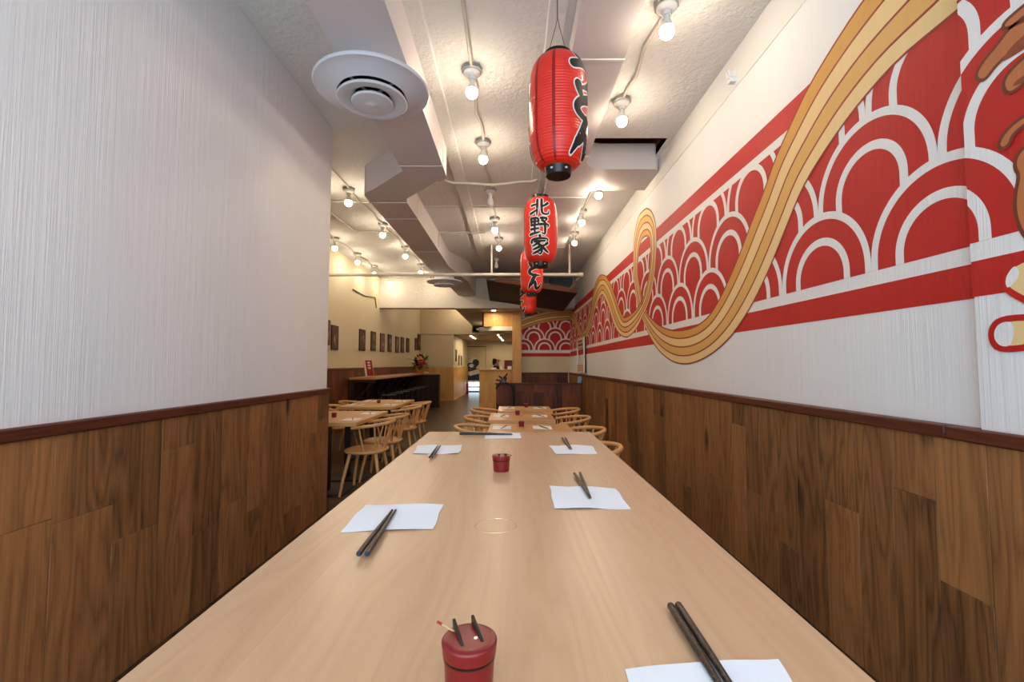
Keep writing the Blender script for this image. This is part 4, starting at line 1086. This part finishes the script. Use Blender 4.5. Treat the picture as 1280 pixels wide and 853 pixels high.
# ---------------------------------------------------------------- lanterns
LH, LR = .665, .172
def lan_r(z):
    """profile radius at height z (0..LH)"""
    u = z / LH; e = min(u, 1 - u) / .24
    if e >= 1: return LR * (1 - .012 * abs(2*u - 1))
    return LR * (0.48 + 0.50 * math.sqrt(max(0.0, 1 - (1 - e)**2)) ) * (1 - .012 * abs(2*u-1))
STROKES = {
 'う': [[(-.16,.44),(-.02,.38),(.14,.34)], [(-.34,.10),(-.16,.18),(.04,.20),(.22,.12),(.27,-.06),(.18,-.26),(0,-.40),(-.16,-.47)]],
 'ど': [[(-.24,.42),(-.20,.26),(-.12,.10)], [(.22,.24),(.02,.12),(-.20,0),(-.30,-.16),(-.22,-.33),(0,-.40),(.30,-.37)], [(.22,.46),(.29,.35)], [(.37,.42),(.43,.31)]],
 'ん': [[(.04,.45),(-.06,.24),(-.20,-.08),(-.36,-.44)], [(-.22,-.16),(-.10,.0),(.0,.02),(.05,-.08),(.06,-.28),(.14,-.41),(.26,-.38),(.36,-.24),(.43,-.06)]],
 '北': [[(-.13,.44),(-.12,.1),(-.14,-.44)], [(-.42,.12),(-.13,.16)], [(-.46,-.32),(-.3,-.26),(-.13,-.14)], [(.10,.45),(.09,.1),(.10,-.28),(.18,-.38),(.36,-.38),(.44,-.34),(.45,-.18)], [(.42,.24),(.28,.12),(.10,.02)]],
 '野': [[(-.43,.42),(-.41,.06)], [(-.43,.42),(-.05,.44),(-.07,.06)], [(-.41,.25),(-.07,.25)], [(-.41,.07),(-.07,.07)], [(-.24,.42),(-.24,-.36)], [(-.42,-.15),(-.06,-.13)], [(-.47,-.42),(-.2,-.37),(.02,-.32)], [(.06,.42),(.40,.43),(.24,.25)], [(.12,.30),(.28,.16)], [(.02,.08),(.46,.10),(.38,-.06)], [(.26,.08),(.26,-.38),(.22,-.45),(.10,-.36)]],
 '家': [[(0,.50),(.02,.38)], [(-.40,.16),(-.38,.34),(.42,.36),(.36,.20)], [(-.24,.20),(.24,.22)], [(.02,.20),(-.16,.06),(-.38,-.04)], [(-.10,.10),(.08,-.06),(.12,-.28),(.04,-.46),(-.08,-.40)], [(.06,-.03),(-.12,-.14),(-.38,-.22)], [(.10,-.18),(-.10,-.32),(-.42,-.42)], [(.36,.10),(.24,.0),(.10,-.06)], [(.10,-.05),(.26,-.24),(.47,-.38)]]}
def add_glyph(mb, ch, size, extra, zc, ang, lift, m, sx, w):
    """brush strokes of one character laid on the lantern skin"""
    i = mb.mi(m)
    def V(x, y):
        z = min(max(zc + y, .002), LH - .002); a = ang + x / LR; q = lan_r(z) + lift
        return mb.bm.verts.new((q * math.cos(a), q * math.sin(a), z))
    def F_(pts):
        f = mb.bm.faces.new([V(*p) for p in pts]); f.material_index = i; f[mb.tl] = .5
    for st in STROKES[ch]:
        P = smooth_poly([(x * size * sx, y * size) for x, y in st], 2)
        L = sum(math.dist(a, b) for a, b in zip(P, P[1:])); n = max(4, int(L / .009)); P = resample(P, n)
        W = []
        for k in range(n):
            u = k / (n - 1); W.append(w * (1.0 + .18 * math.cos(PI * u) - .38 * max(0, u - .75) / .25 * (len(st) > 2)) + extra)
        nr = []
        for k in range(n):
            a, b = Vector(P[max(k-1, 0)]), Vector(P[min(k+1, n-1)]); t = (b - a).normalized(); nr.append(Vector((-t.y, t.x)))
        for k in range(n - 1):
            a, b = Vector(P[k]), Vector(P[k+1])
            for c0, c1 in ((-1, 0), (0, 1)):
                F_([a + nr[k]*W[k]*c0, b + nr[k+1]*W[k+1]*c0, b + nr[k+1]*W[k+1]*c1, a + nr[k]*W[k]*c1])
        for k in ({0, n - 1} | set(range(2, n - 2, 3))):
            c = Vector(P[k])
            for q in range(12):
                a0, a1 = 2*PI*q/12, 2*PI*(q+1)/12
                F_([c, c + Vector((math.cos(a0), math.sin(a0))) * W[k], c + Vector((math.cos(a1), math.sin(a1))) * W[k]])
def make_lantern(px, Y, pyt, pyb, txt, ang, label, back=None):
    top = on_y(px, pyt, Y); bot = on_y(px, pyb, Y); full = LH + .075
    x = top.x; zb = (top.z + bot.z)/2 - full/2 + .04
    t = thing('paper_lantern', label, 'lantern', (x, Y, zb), 0, 'red lanterns')
    mb = MB(); n = 60; mb.lathe([(lan_r(LH * k/n), LH * k/n) for k in range(n + 1)], M['lantern'], 56, cap0=False, cap1=False)
    body = mb.build('body', t, angle=80)
    mb = MB(); mb.lathe([(.062, LH + .028), (.083, LH + .028), (.085, LH - .006), (.062, LH - .006), (.062, LH + .028)], M['black_plastic'], 36, cap0=False, cap1=False); mb.build('top_cap', t)
    mb = MB(); mb.lathe([(.02, -.046), (.072, -.046), (.074, -.042), (.083, .006), (.066, .008), (.060, -.03), (.02, -.032)], M['black_plastic'], 36); c = mb.build('bottom_cap', t)
    for a in (-125, -60, 90):
        aa = math.radians(a); mb = MB(); mb.sphere((.078*math.cos(aa), .078*math.sin(aa), -.02), .0085, M['white_plastic'], 10, 8, (1, 1, .7)); mb.build('cap_stud', c)
    mb = MB()
    for k in range(-1, 2, 2): mb.tube([(k*.06, 0, LH + .02), (k*.012, 0, LH + .20), (0, 0, LH + .26)], .0022, M['wire'], 6)
    mb.tube([(0, 0, LH + .25), (0, 0, CZ - zb)], .004, M['wire'], 6); mb.build('cord', t)
    mb = MB()
    for a in (ang - 1.25, ang - 1.9, ang + 2.4):
        rows = []
        for k in range(41):
            z = LH * (.01 + .98*k/40); r = lan_r(z) + .0012; rows.append([(r*math.cos(a + d), r*math.sin(a + d), z) for d in (-.05, .0, .05)])
        mb.rings(rows, M['lantern_rib'], .5, False, False, True, False)
    mb.build('seam', body, recalc=False)
    n_ = len(txt); H = LH * .86; step = H / n_
    for aa in ([ang, ang + PI] if back else [ang]):
        mb = MB()
        for j, ch in enumerate(txt):
            zc = LH*.5 + H/2 - step*(j + .5)
            big = ch in 'うどん'
            size = .228 if big else .188; sx = 1.2 if big else 1.1; w = .0235 if big else .0118
            add_glyph(mb, ch, size, .0085, zc, aa, .0020, M['ink_white'], sx, w)
            add_glyph(mb, ch, size, 0.0, zc, aa, .0032, M['ink'], sx, w)
        ob = mb.build('lettering', body, recalc=False); ob['label'] = 'black brush lettering with white outline'
    return t
d2r = math.radians
make_lantern(697, 2.62, 65, 222, 'うどん', d2r(-90 + 58), 'large red paper lantern nearest the camera, its lettering turned to the side', True)
make_lantern(675.5, 4.60, 243, 335.5, '北野家', d2r(-90 - 6), 'red paper lantern with three upright characters facing the table, second in the row', True)
make_lantern(664.5, 6.85, 308, 371.5, 'うどん', d2r(-90 + 12), 'red paper lantern third in the row, partly behind the second')
make_lantern(660.2, 9.45, 347, 399, 'うどん', d2r(-90 - 66), 'red paper lantern farthest in the row, in front of the dark wood panel', True)

# ---------------------------------------------------------------- dark slanted panel near the bulkhead
def build_panel():
    NL, NR, FL, FR_ = on_y(608, 351, 9.9), on_y(721.5, 367, 9.9), on_y(612, 376, YB - .02), on_y(704, 389.5, YB - .02)
    t = thing('hanging_wood_panel', 'slanted dark wooden panel hanging under the ceiling behind the far lanterns', 'panel', NL); o = Vector(NL)
    mb = MB(); n = 7
    for k in range(n):
        a, b = k/n + .002, (k+1)/n - .002
        P0, P1, P2, P3 = NL.lerp(FL, a), NR.lerp(FR_, a), NR.lerp(FR_, b), NL.lerp(FL, b)
        u = Vector((0,0,.03)); mb.hexa([P0-o, P1-o, P2-o, P3-o, P0+u-o, P1+u-o, P2+u-o, P3+u-o], M['dark_plank'], random.random(), .002)
    mb.build('planks', t)
    mb = MB(); u = Vector((0,0,.11)); d = Vector((0, -.03, 0)); a, b = NL.lerp(NR, .10), NR
    mb.hexa([a+d-o, b+d-o, b-o, a-o, a+d+u-o, b+d+u-o, b+u-o, a+u-o], M['panel_edge'], .5, .004); mb.build('edge_board', t)
build_panel()
a, b = on_y(686, 346, YB - .01), on_y(716, 363, YB - .01)
mb = MB(); mb.box((a.x, YB - .03, b.z - .1), (b.x, YB + .0, a.z + .1), M['teal'], bev=.004); mb.box((a.x + .05, YB - .04, b.z - .05), (b.x - .05, YB - .02, a.z + .05), M['teal'], bev=.004)
tag(mb.build('vent_cover'), 'teal grey cover plate on the beam above the dark panel', 'panel')

# ---------------------------------------------------------------- counter, post, canopy, person
def build_counter():
    yc = 12.75; zt = on_y(625, 462, yc).z
    xa, xm, xb = on_y(599, 480, yc).x, on_y(616, 480, yc).x, on_y(651, 480, YE - .05).x
    t = thing('service_counter', 'pine board service counter in front of the rear kitchen', 'counter', (xm, yc, 0)); o = Vector((xm, yc, 0)); lo = lambda x, y, z: (x - o.x, y - o.y, z)
    mb = MB(); boards_along(mb, lambda a, b, c0, c1, tn: mb.box(lo(a, yc, c0), lo(b, yc + .08, c1), M['pine'], tn, .0015), xa, xm, 0, zt - .03, .13, None); mb.build('side_panel', t)
    mb = MB(); boards_along(mb, lambda a, b, c0, c1, tn: mb.box(lo(a, yc - .03, c0), lo(b, yc + .05, c1), M['pine'], tn, .0015), xm + .002, xb, 0, zt - .03, .2, None); mb.build('front_panel', t)
    mb = MB(); mb.box(lo(xa - .02, yc - .05, zt - .03), lo(xb, yc + .55, zt), M['pine'], .8, .003); mb.build('countertop', t)
    return yc, zt, xa, xb
YC, ZC, CXA, CXB = build_counter()
xp0, xp1 = on_y(640.5, 440, YE - .1).x, S['xe'] - .004
mb = MB(); mb.box((xp0, YE - .14, 0), (xp1, YE + .12, S['zb']), M['pine'], .5, .004); structure(mb, 'column')
def build_canopy():
    y = YE - .06; zt = S['zb']; z1 = on_y(620, 408.5, y).z; z0 = on_y(620, 413.6, y).z; x0 = on_y(603, 400, y).x; x1 = xp0 - .002
    t = thing('wood_canopy', 'pine boarded canopy with white lower strip above the service counter', 'canopy', (x0, y, z0)); o = Vector((x0, y, z0)); lo = lambda x, yy, z: (x - o.x, yy - o.y, z - o.z)
    mb = MB(); boards_along(mb, lambda a, b, c0, c1, tn: mb.box(lo(a, y, c0), lo(b, y + .05, c1), M['pine'], tn, .0015), x0, x1, z1, zt - .002, .24, None); mb.box(lo(x0, y, z1), lo(x0 + .04, y + 1.2, zt - .002), M['pine'], .4, .002); mb.build('board_face', t)
    mb = MB(); xa = on_y(598, 410, y).x; mb.hexa([lo(xa, y + .25, z0), lo(x0 + .35, y - .04, z0), lo(x0 + .35, y + 1.2, z0), lo(xa, y + 1.2, z0), lo(xa, y + .25, z1), lo(x0 + .35, y - .04, z1), lo(x0 + .35, y + 1.2, z1), lo(xa, y + 1.2, z1)], M['stripe_white'], .5, .003)
    mb.box(lo(x0 + .35, y - .04, z0), lo(x1, y + 1.2, z1), M['stripe_white'], .5, .003); mb.build('white_strip', t)
    return xa, y, z0, z1
cxa, cy_, cz0, cz1 = build_canopy()
t = thing('security_camera', 'small white security camera with dark lens on the canopy end', 'camera', (cxa - .015, cy_ + .22, (cz0+cz1)/2))
mb = MB(); mb.tube([(.02, 0, 0), (-.05, -.02, -.005)], .03, M['white_plastic'], 12); mb.build('housing', t)
mb = MB(); mb.tube([(-.048, -.02, -.005), (-.066, -.026, -.006)], .026, M['black_plastic'], 12); mb.build('lens', t)
# downlights
def downlight(p, z, label, first=[]):
    t = thing('downlight', label, 'ceiling light', (p.x, p.y, z), 0, 'round downlights')
    mb = MB(); mb.lathe([(.05, .0), (.075, -.001), (.076, -.006), (.055, -.008), (.05, .0)], M['white_plastic'], 20, cap0=False, cap1=False); mb.build('trim_ring', t)
    mb = MB(); mb.lathe([(.052, -.002), (.05, -.0045), (.01, -.005)], M['downlight'], 20); mb.build('lens', t)
downlight(on_z(617, 388.3, S['zb']), S['zb'], 'round downlight in the soffit above the pine canopy')
for k, (x, y) in enumerate(((588.5,420),(591.3,422),(594,423.3))):
    p = on_z(x, y, S['zc']); downlight(p, S['zc'], 'round downlight over the rear passage, %s of three' % ['nearest','middle','farthest'][k])
for k, (x, y) in enumerate(((620.5,416),(622.8,418.7),(624.8,421.5),(626.5,424),(628,425.8))):
    p = on_z(x, y, S['zc']); p.y = min(p.y, YBACK - .3); downlight(p, S['zc'], 'round downlight over the kitchen, %s of five' % ['nearest','second','third','fourth','farthest'][k])
def skin_body(name, verts, edges, radii, m, parent, root=0, levels=1):
    me = bpy.data.meshes.new(name); me.from_pydata(verts, edges, []); o = bpy.data.objects.new(name, me); COL.objects.link(o); o.parent = parent
    me.materials.append(m)
    sm = o.modifiers.new('skin', 'SKIN'); sm.use_smooth_shade = True
    for i, r in enumerate(radii):
        me.skin_vertices[0].data[i].radius = r if isinstance(r, tuple) else (r, r); me.skin_vertices[0].data[i].use_root = (i == root)
    ss = o.modifiers.new('sub', 'SUBSURF'); ss.levels = levels; ss.render_levels = 2
    return o
def build_person():
    p = on_y(619.5, 456, 14.3); t = thing('person', 'person with long dark hair and navy top standing behind the service counter', 'person', (p.x + .02, 14.3, 0), 0)
    H = on_y(619, 446.3, 14.3).z
    k = H / 1.62
    V = [(0,0,.92),(0,0,1.08),(0,0,1.24),(0.005,0,1.34),(.015,0,1.42),(.03,0,1.50),(.035,0,1.55),
         (0,.15,1.31),(.03,.20,1.08),(.20,.17,.97),(.28,.15,.97),(0,-.15,1.31),(.03,-.20,1.08),(.20,-.17,.97),(.28,-.15,.97),
         (0,.09,.86),(.01,.10,.48),(-.01,.10,.07),(.10,.11,.03),(0,-.09,.86),(.01,-.10,.48),(-.01,-.10,.07),(.10,-.11,.03)]
    E = [(0,1),(1,2),(2,3),(3,4),(4,5),(5,6),(3,7),(7,8),(8,9),(9,10),(3,11),(11,12),(12,13),(13,14),(0,15),(15,16),(16,17),(17,18),(0,19),(19,20),(20,21),(21,22)]
    R = [(.12,.14),(.10,.125),(.11,.14),(.07,.09),(.045,.045),(.085,.075),(.075,.07),.05,.042,.032,.028,.05,.042,.032,.028,.085,.058,.04,.035,.085,.058,.04,.035]
    body = skin_body('body', [(x*k, y*k, z*k) for x, y, z in V], E, R, M['skin'], t)
    # face and fingers
    mb = MB(); mb.sphere((.125*k, 0, 1.50*k), .016, M['skin'], 10, 8, (1.2, .7, 1.3)); mb.build('nose', body)
    for s in (-1, 1):
        mb = MB(); mb.sphere((.108*k, s*.03, 1.525*k), .009, M['hair'], 8, 6); mb.build('eye', body)
        mb = MB(); mb.sphere((.03*k, s*.082, 1.505*k), .02, M['skin'], 8, 6, (.7, .5, 1.3)); mb.build('ear', body)
        for f in range(5):
            mb = MB(); y0 = s*.15*k + (f-2)*.017; L = (.05, .075, .08, .074, .058)[f]
            mb.tube([(.29*k, y0, .97*k), (.29*k + L*.6, y0 + (f-2)*.004, .965*k), (.29*k + L, y0 + (f-2)*.005, .945*k)], [.0095,.009,.007], M['skin'], 8); mb.build('finger', body)
    mb = MB(); mb.tube([(.112*k, -.02, 1.462*k), (.116*k, 0, 1.46*k), (.112*k, .02, 1.462*k)], .005, M['flower_red'], 6); mb.build('mouth', body)
    hv = [(-.01,0,1.56),(-.035,0,1.50),(-.05,0,1.42),(-.05,0,1.34)]
    skin_body('hair', [(x*k,y*k,z*k) for x,y,z in hv], [(0,1),(1,2),(2,3)], [(.098,.10),(.09,.095),(.07,.085),(.045,.07)], M['hair'], t)
    sv = [V[0],V[1],V[2],V[3],V[7],(.02,.19,1.14),V[11],(.02,-.19,1.14)]
    skin_body('shirt', [(x*k,y*k,z*k) for x,y,z in sv], [(0,1),(1,2),(2,3),(3,4),(4,5),(3,6),(6,7)], [(.135,.155),(.118,.14),(.125,.155),(.085,.10),.066,.058,.066,.058], M['navy_cloth'], t)
    pv = [V[0],V[15],V[16],(-.01,.10,.12),V[19],V[20],(-.01,-.10,.12)]
    skin_body('trousers', [(x*k,y*k,z*k) for x,y,z in pv], [(0,1),(1,2),(2,3),(0,4),(4,5),(5,6)], [(.13,.15),.098,.07,.055,.098,.07,.055], M['grey_cloth'], t)
build_person()
# things on the service counter
def on_counter(px, y=12.95): p = on_y(px, 461, y); return Vector((p.x, y, ZC))
t = thing('menu_rack', 'reddish brown rack standing on the service counter beside the post', 'rack', on_counter(635.5, 13.05))
mb = MB(); mb.box((-.12,-.06,0),(.13,.08,.03), M['brown_box'], bev=.003); mb.box((-.12,.05,.03),(.13,.08,.26), M['brown_box'], bev=.003); mb.build('stand', t)
mb = MB(); mb.box((-.10,-.03,.03),(-.02,.04,.2), M['sign_red'], bev=.002); mb.box((0,-.03,.03),(.11,.04,.24), M['brown_box'], bev=.002); mb.build('menu_cards', t)
for k, (px, w, h, nm, lab) in enumerate(((617, .14, .035, 'paper_stack', 'low white paper stack on the left of the service counter'), (637, .12, .09, 'white_box', 'small white box on the service counter in front of the rack'), (627, .07, .06, 'white_cup', 'small white cup on the service counter between stack and box'))):
    c = on_counter(px, 12.85); mb = MB()
    if nm == 'white_cup': mb.lathe([(.028,0),(.034,.004),(.04,.085),(.037,.085),(.03,.01),(.005,.008)], M['white_plastic'], 20)
    else: mb.box((-w/2,-.06,0),(w/2,.06,h), M['napkin'], bev=.004)
    if nm == 'paper_stack': mb.box((-w/2+.015,-.05,h),(w/2+.01,.055,h+.012), M['napkin'], bev=.002)
    o = mb.build(nm); o.location = c; tag(o, lab, nm.split('_')[1])
# gooseneck stand
def build_goose():
    y = 9.3; p = on_y(642.3, 500, y); t = thing('gooseneck_stand', 'black gooseneck floor stand with a clamp head in front of the dark partition', 'stand', (p.x, y, 0)); g = lambda px, py: on_y(px, py, y) - Vector((p.x, y, 0))
    mb = MB(); mb.lathe([(.14, 0), (.15, .004), (.15, .016), (.03, .026)], M['black_metal'], 28); mb.build('base', t)
    a = g(642.3, 492); pts = [(0,0,.02), (0,0,.3), a, g(641.8, 487), g(640, 483), g(637, 480.6), g(633, 479.2), g(629.5, 478)]
    mb = MB(); mb.tube(pts, [.02,.02,.024,.024,.024,.022,.02,.02], M['black_metal'], 12); mb.build('neck', t)
    mb = MB(); A, B = g(619.8, 486), g(634.3, 467); mb.tube([A, A.lerp(B,.5), B], [.016,.02,.016], M['black_plastic'], 8); h = mb.build('clamp_bar', t)
    for q0, q1 in (((627,476),(620,475)), ((628,473.5),(623.5,470)), ((630,471),(625,478.5)), ((631,478.5),(633,472))):
        mb = MB(); A, B = g(*q0), g(*q1); mb.tube([A + Vector((0,-.02,0)), B + Vector((0,-.05,0))], [.022,.014], M['black_plastic'], 8); mb.build('clamp_arm', t)
    c = g(629, 476); mb = MB(); mb.box((c.x-.05, -.05, c.z-.055), (c.x+.05, .03, c.z+.05), M['black_plastic'], bev=.012); mb.build('head_block', t)
    c = g(630.7, 477.5); mb = MB(); mb.sphere((c.x, -.06, c.z), .012, M['white_plastic'], 10, 8); mb.build('knob', t)
build_goose()
# clear framed board on the right wall and the card on the partition ledge
def build_board():
    a = on_x(721.8, 440, XR - .05); b = on_x(730.3, 440, XR - .05); zt = on_x(730, 421, XR - .05).z; zb = on_x(730, 466.5, XR - .05).z; y0, y1 = b.y, a.y
    t = thing('framed_notice', 'narrow open white frame with printed ends on the mural wall by the partition', 'frame', (XR - .05, y0, zb)); h = zt - zb; w = y1 - y0
    mb = MB(); mb.box((-.012, 0, 0), (.012, .05, h), M['white_plastic'], bev=.003); mb.box((.012, -.004, 0), (.04, .05, h), M['bar_dark'], .4, .003); mb.build('rail', t)
    mb = MB(); mb.box((-.012, w - .05, 0), (.012, w, h*.74), M['white_plastic'], bev=.003); mb.build('rail', t)
    mb = MB(); mb.box((-.01, .05, h*.72), (.006, w, h), M['cream'], bev=.002); mb.box((-.012, .14, h*.76), (-.0095, w - .2, h*.84), M['sign_red']); mb.box((-.012, .2, h*.87), (-.0095, w - .15, h*.93), M['brown_box']); mb.build('printed_panel', t)
    mb = MB(); mb.box((-.01, .05, 0), (.006, w - .05, h*.25), M['cream'], bev=.002)
    for k in range(3): mb.box((-.012, .12, h*(.05 + .065*k)), (-.0095, w - .18, h*(.085 + .065*k)), M['flower_pink'])
    mb.build('printed_panel', t)
build_board()
c = on_y(724.2, 478.6, S['yh'] + .03)
t = thing('blue_card_holder', 'small blue card leaning in a dark holder on the partition ledge', 'card', (c.x, S['yh'] + .03, S['zt']))
mt = Matrix.Rotation(math.radians(-35), 4, 'Z') @ Matrix.Rotation(math.radians(-16), 4, 'X')
mb = MB(); mb.box((-.05, -.004, 0), (.05, .006, .15), M['blue_screen'], bev=.002, mtx=mt); mb.build('card', t)
mb = MB(); mb.box((-.054, .007, 0), (.054, .02, .155), M['black_plastic'], bev=.002, mtx=mt); mb.build('holder', t)
# hook on the right wall
p = on_x(920, 97, XR)
t = thing('wall_hook', 'small white plastic hook high on the wall above the mural', 'hook', (XR - .001, p.y, p.z))
mb = MB(); mb.box((-.008, -.03, -.05), (.001, .03, .06), M['white_plastic'], bev=.003); mb.build('plate', t)
for s in (-1, 1):
    mb = MB(); mb.tube([(-.006, s*.017, .0), (-.05, s*.017, .005), (-.06, s*.017, .04)], .007, M['white_plastic'], 8); mb.build('prong', t)
mb = MB(); mb.box((-.05, -.022, -.04), (-.006, .022, -.012), M['white_plastic'], bev=.003); mb.build('clip', t)
# doorway curtain and red canister
def build_noren():
    y = YBACK - .06; x0, x1 = on_y(582.5, 450, y).x, S['dx1'] + .04; z0, z1 = on_y(590, 478, y).z, S['dz'] + .02
    t = thing('doorway_curtain', 'beige doorway curtain with navy and pale curving pattern at the rear door', 'curtain', (x0, y, z1)); W = x1 - x0; H = z1 - z0; nx, nz = 44, 60
    mb = MB()
    g = [[Vector((W*i/nx, .018*math.sin(i*.55) * (j/nz), -H*j/nz)) for i in range(nx+1)] for j in range(nz+1)]
    vs = {}
    def V(i, j, q):
        if (i, j, q) not in vs:
            p = g[j][i].copy(); p.y += .004*q; vs[(i, j, q)] = mb.bm.verts.new(p)
        return vs[(i, j, q)]
    inside = lambda u, v, a, b, c, d: ((u-a)/c)**2 + ((v-b)/d)**2 < 1
    for i in range(nx):
        for j in range(nz):
            u, v = (i+.5)/nx, (j+.5)/nz; m = M['noren']
            if inside(u, v, .40, .38, .20, .09): m = M['noren_pale']
            if inside(u, v, .50, .45, .17, .10) or inside(u, v, .26, .55, .30, .10): m = M['noren_green']
            if inside(u, v, .28, .53, .12, .05): m = M['noren_pale']
            if v > .60 + .10*abs(u - .45): m = M['noren_pale'] if math.sin(9*u + 34*v - 6*u*v) > -.45 else M['noren_green']
            if v > .76 + .07*math.sin(4*u): m = M['noren_navy']
            if v > .955: m = M['noren_pale']
            for q in (0, 1):
                Q = [V(i,j,q), V(i+1,j,q), V(i+1,j+1,q), V(i,j+1,q)]
                f = mb.bm.faces.new(Q if q else Q[::-1]); f.material_index = mb.mi(m); f.smooth = True
    mb.build('cloth', t, recalc=False)
    mb = MB(); mb.tube([(-.04, .002, .01), (W + .0, .002, .01)], .014, M['bar_dark'], 10); mb.build('rod', t)
build_noren()
p = on_y(580.8, 491, 20.8); x = S['XS'] + .10
t = thing('red_canister', 'red canister standing on the floor beside the rear doorway', 'canister', (x, 20.8, 0))
mb = MB(); mb.lathe([(.06, 0), (.064, .01), (.064, .42), (.05, .48), (.03, .51)], M['canister_red'], 24); mb.build('body', t)
mb = MB(); mb.lathe([(.028, .50), (.028, .55), (.02, .57)], M['black_plastic'], 16); mb.tube([(0, 0, .56), (.03, -.09, .58)], .01, M['black_plastic'], 8); mb.tube([(.02, -.02, .54), (.11, -.03, .4), (.11, -.03, .15)], .01, M['black_plastic'], 8); mb.build('valve', t)

# ---------------------------------------------------------------- light
w = bpy.data.worlds.new('sky'); scene.world = w; w.use_nodes = True; nt = w.node_tree
bg = nt.nodes['Background']; bg.inputs[0].default_value = (0.70, 0.86, 1.0, 1); bg.inputs[1].default_value = 4.4
def portal(loc, rot, sx, sy, name):
    l = bpy.data.lights.new(name, 'AREA'); l.shape = 'RECTANGLE'; l.size = sx; l.size_y = sy; l.cycles.is_portal = True
    o = bpy.data.objects.new(name, l); COL.objects.link(o); o.location = loc; o.rotation_euler = rot
portal((-.1, Y0 - .02, CZ/2), (PI/2, 0, 0), 3.3, 3.45, 'front_window_portal')
portal(((S['dx0']+S['dx1'])/2, YBACK + .12, 1.1), (-PI/2, 0, 0), S['dx1']-S['dx0'], 2.1, 'rear_door_portal')

# ---------------------------------------------------------------- camera and output
cam = bpy.data.cameras.new('camera'); cam.sensor_width = 36.0; cam.lens = F / 1280.0 * 36.0; cam.clip_start = .02; cam.clip_end = 100
co = bpy.data.objects.new('camera', cam); COL.objects.link(co); co.location = EYE; co.rotation_euler = (PI/2 + PITCH, 0, YAW); scene.camera = co
vs = scene.view_settings; vs.view_transform = 'Standard'; vs.look = 'None'; vs.gamma = 1.0; vs.use_curve_mapping = False; vs.exposure = -0.09
try:
    scene.cycles.use_denoising = True; scene.cycles.max_bounces = 8; scene.cycles.diffuse_bounces = 5; scene.cycles.sample_clamp_indirect = 6.0
except Exception: pass
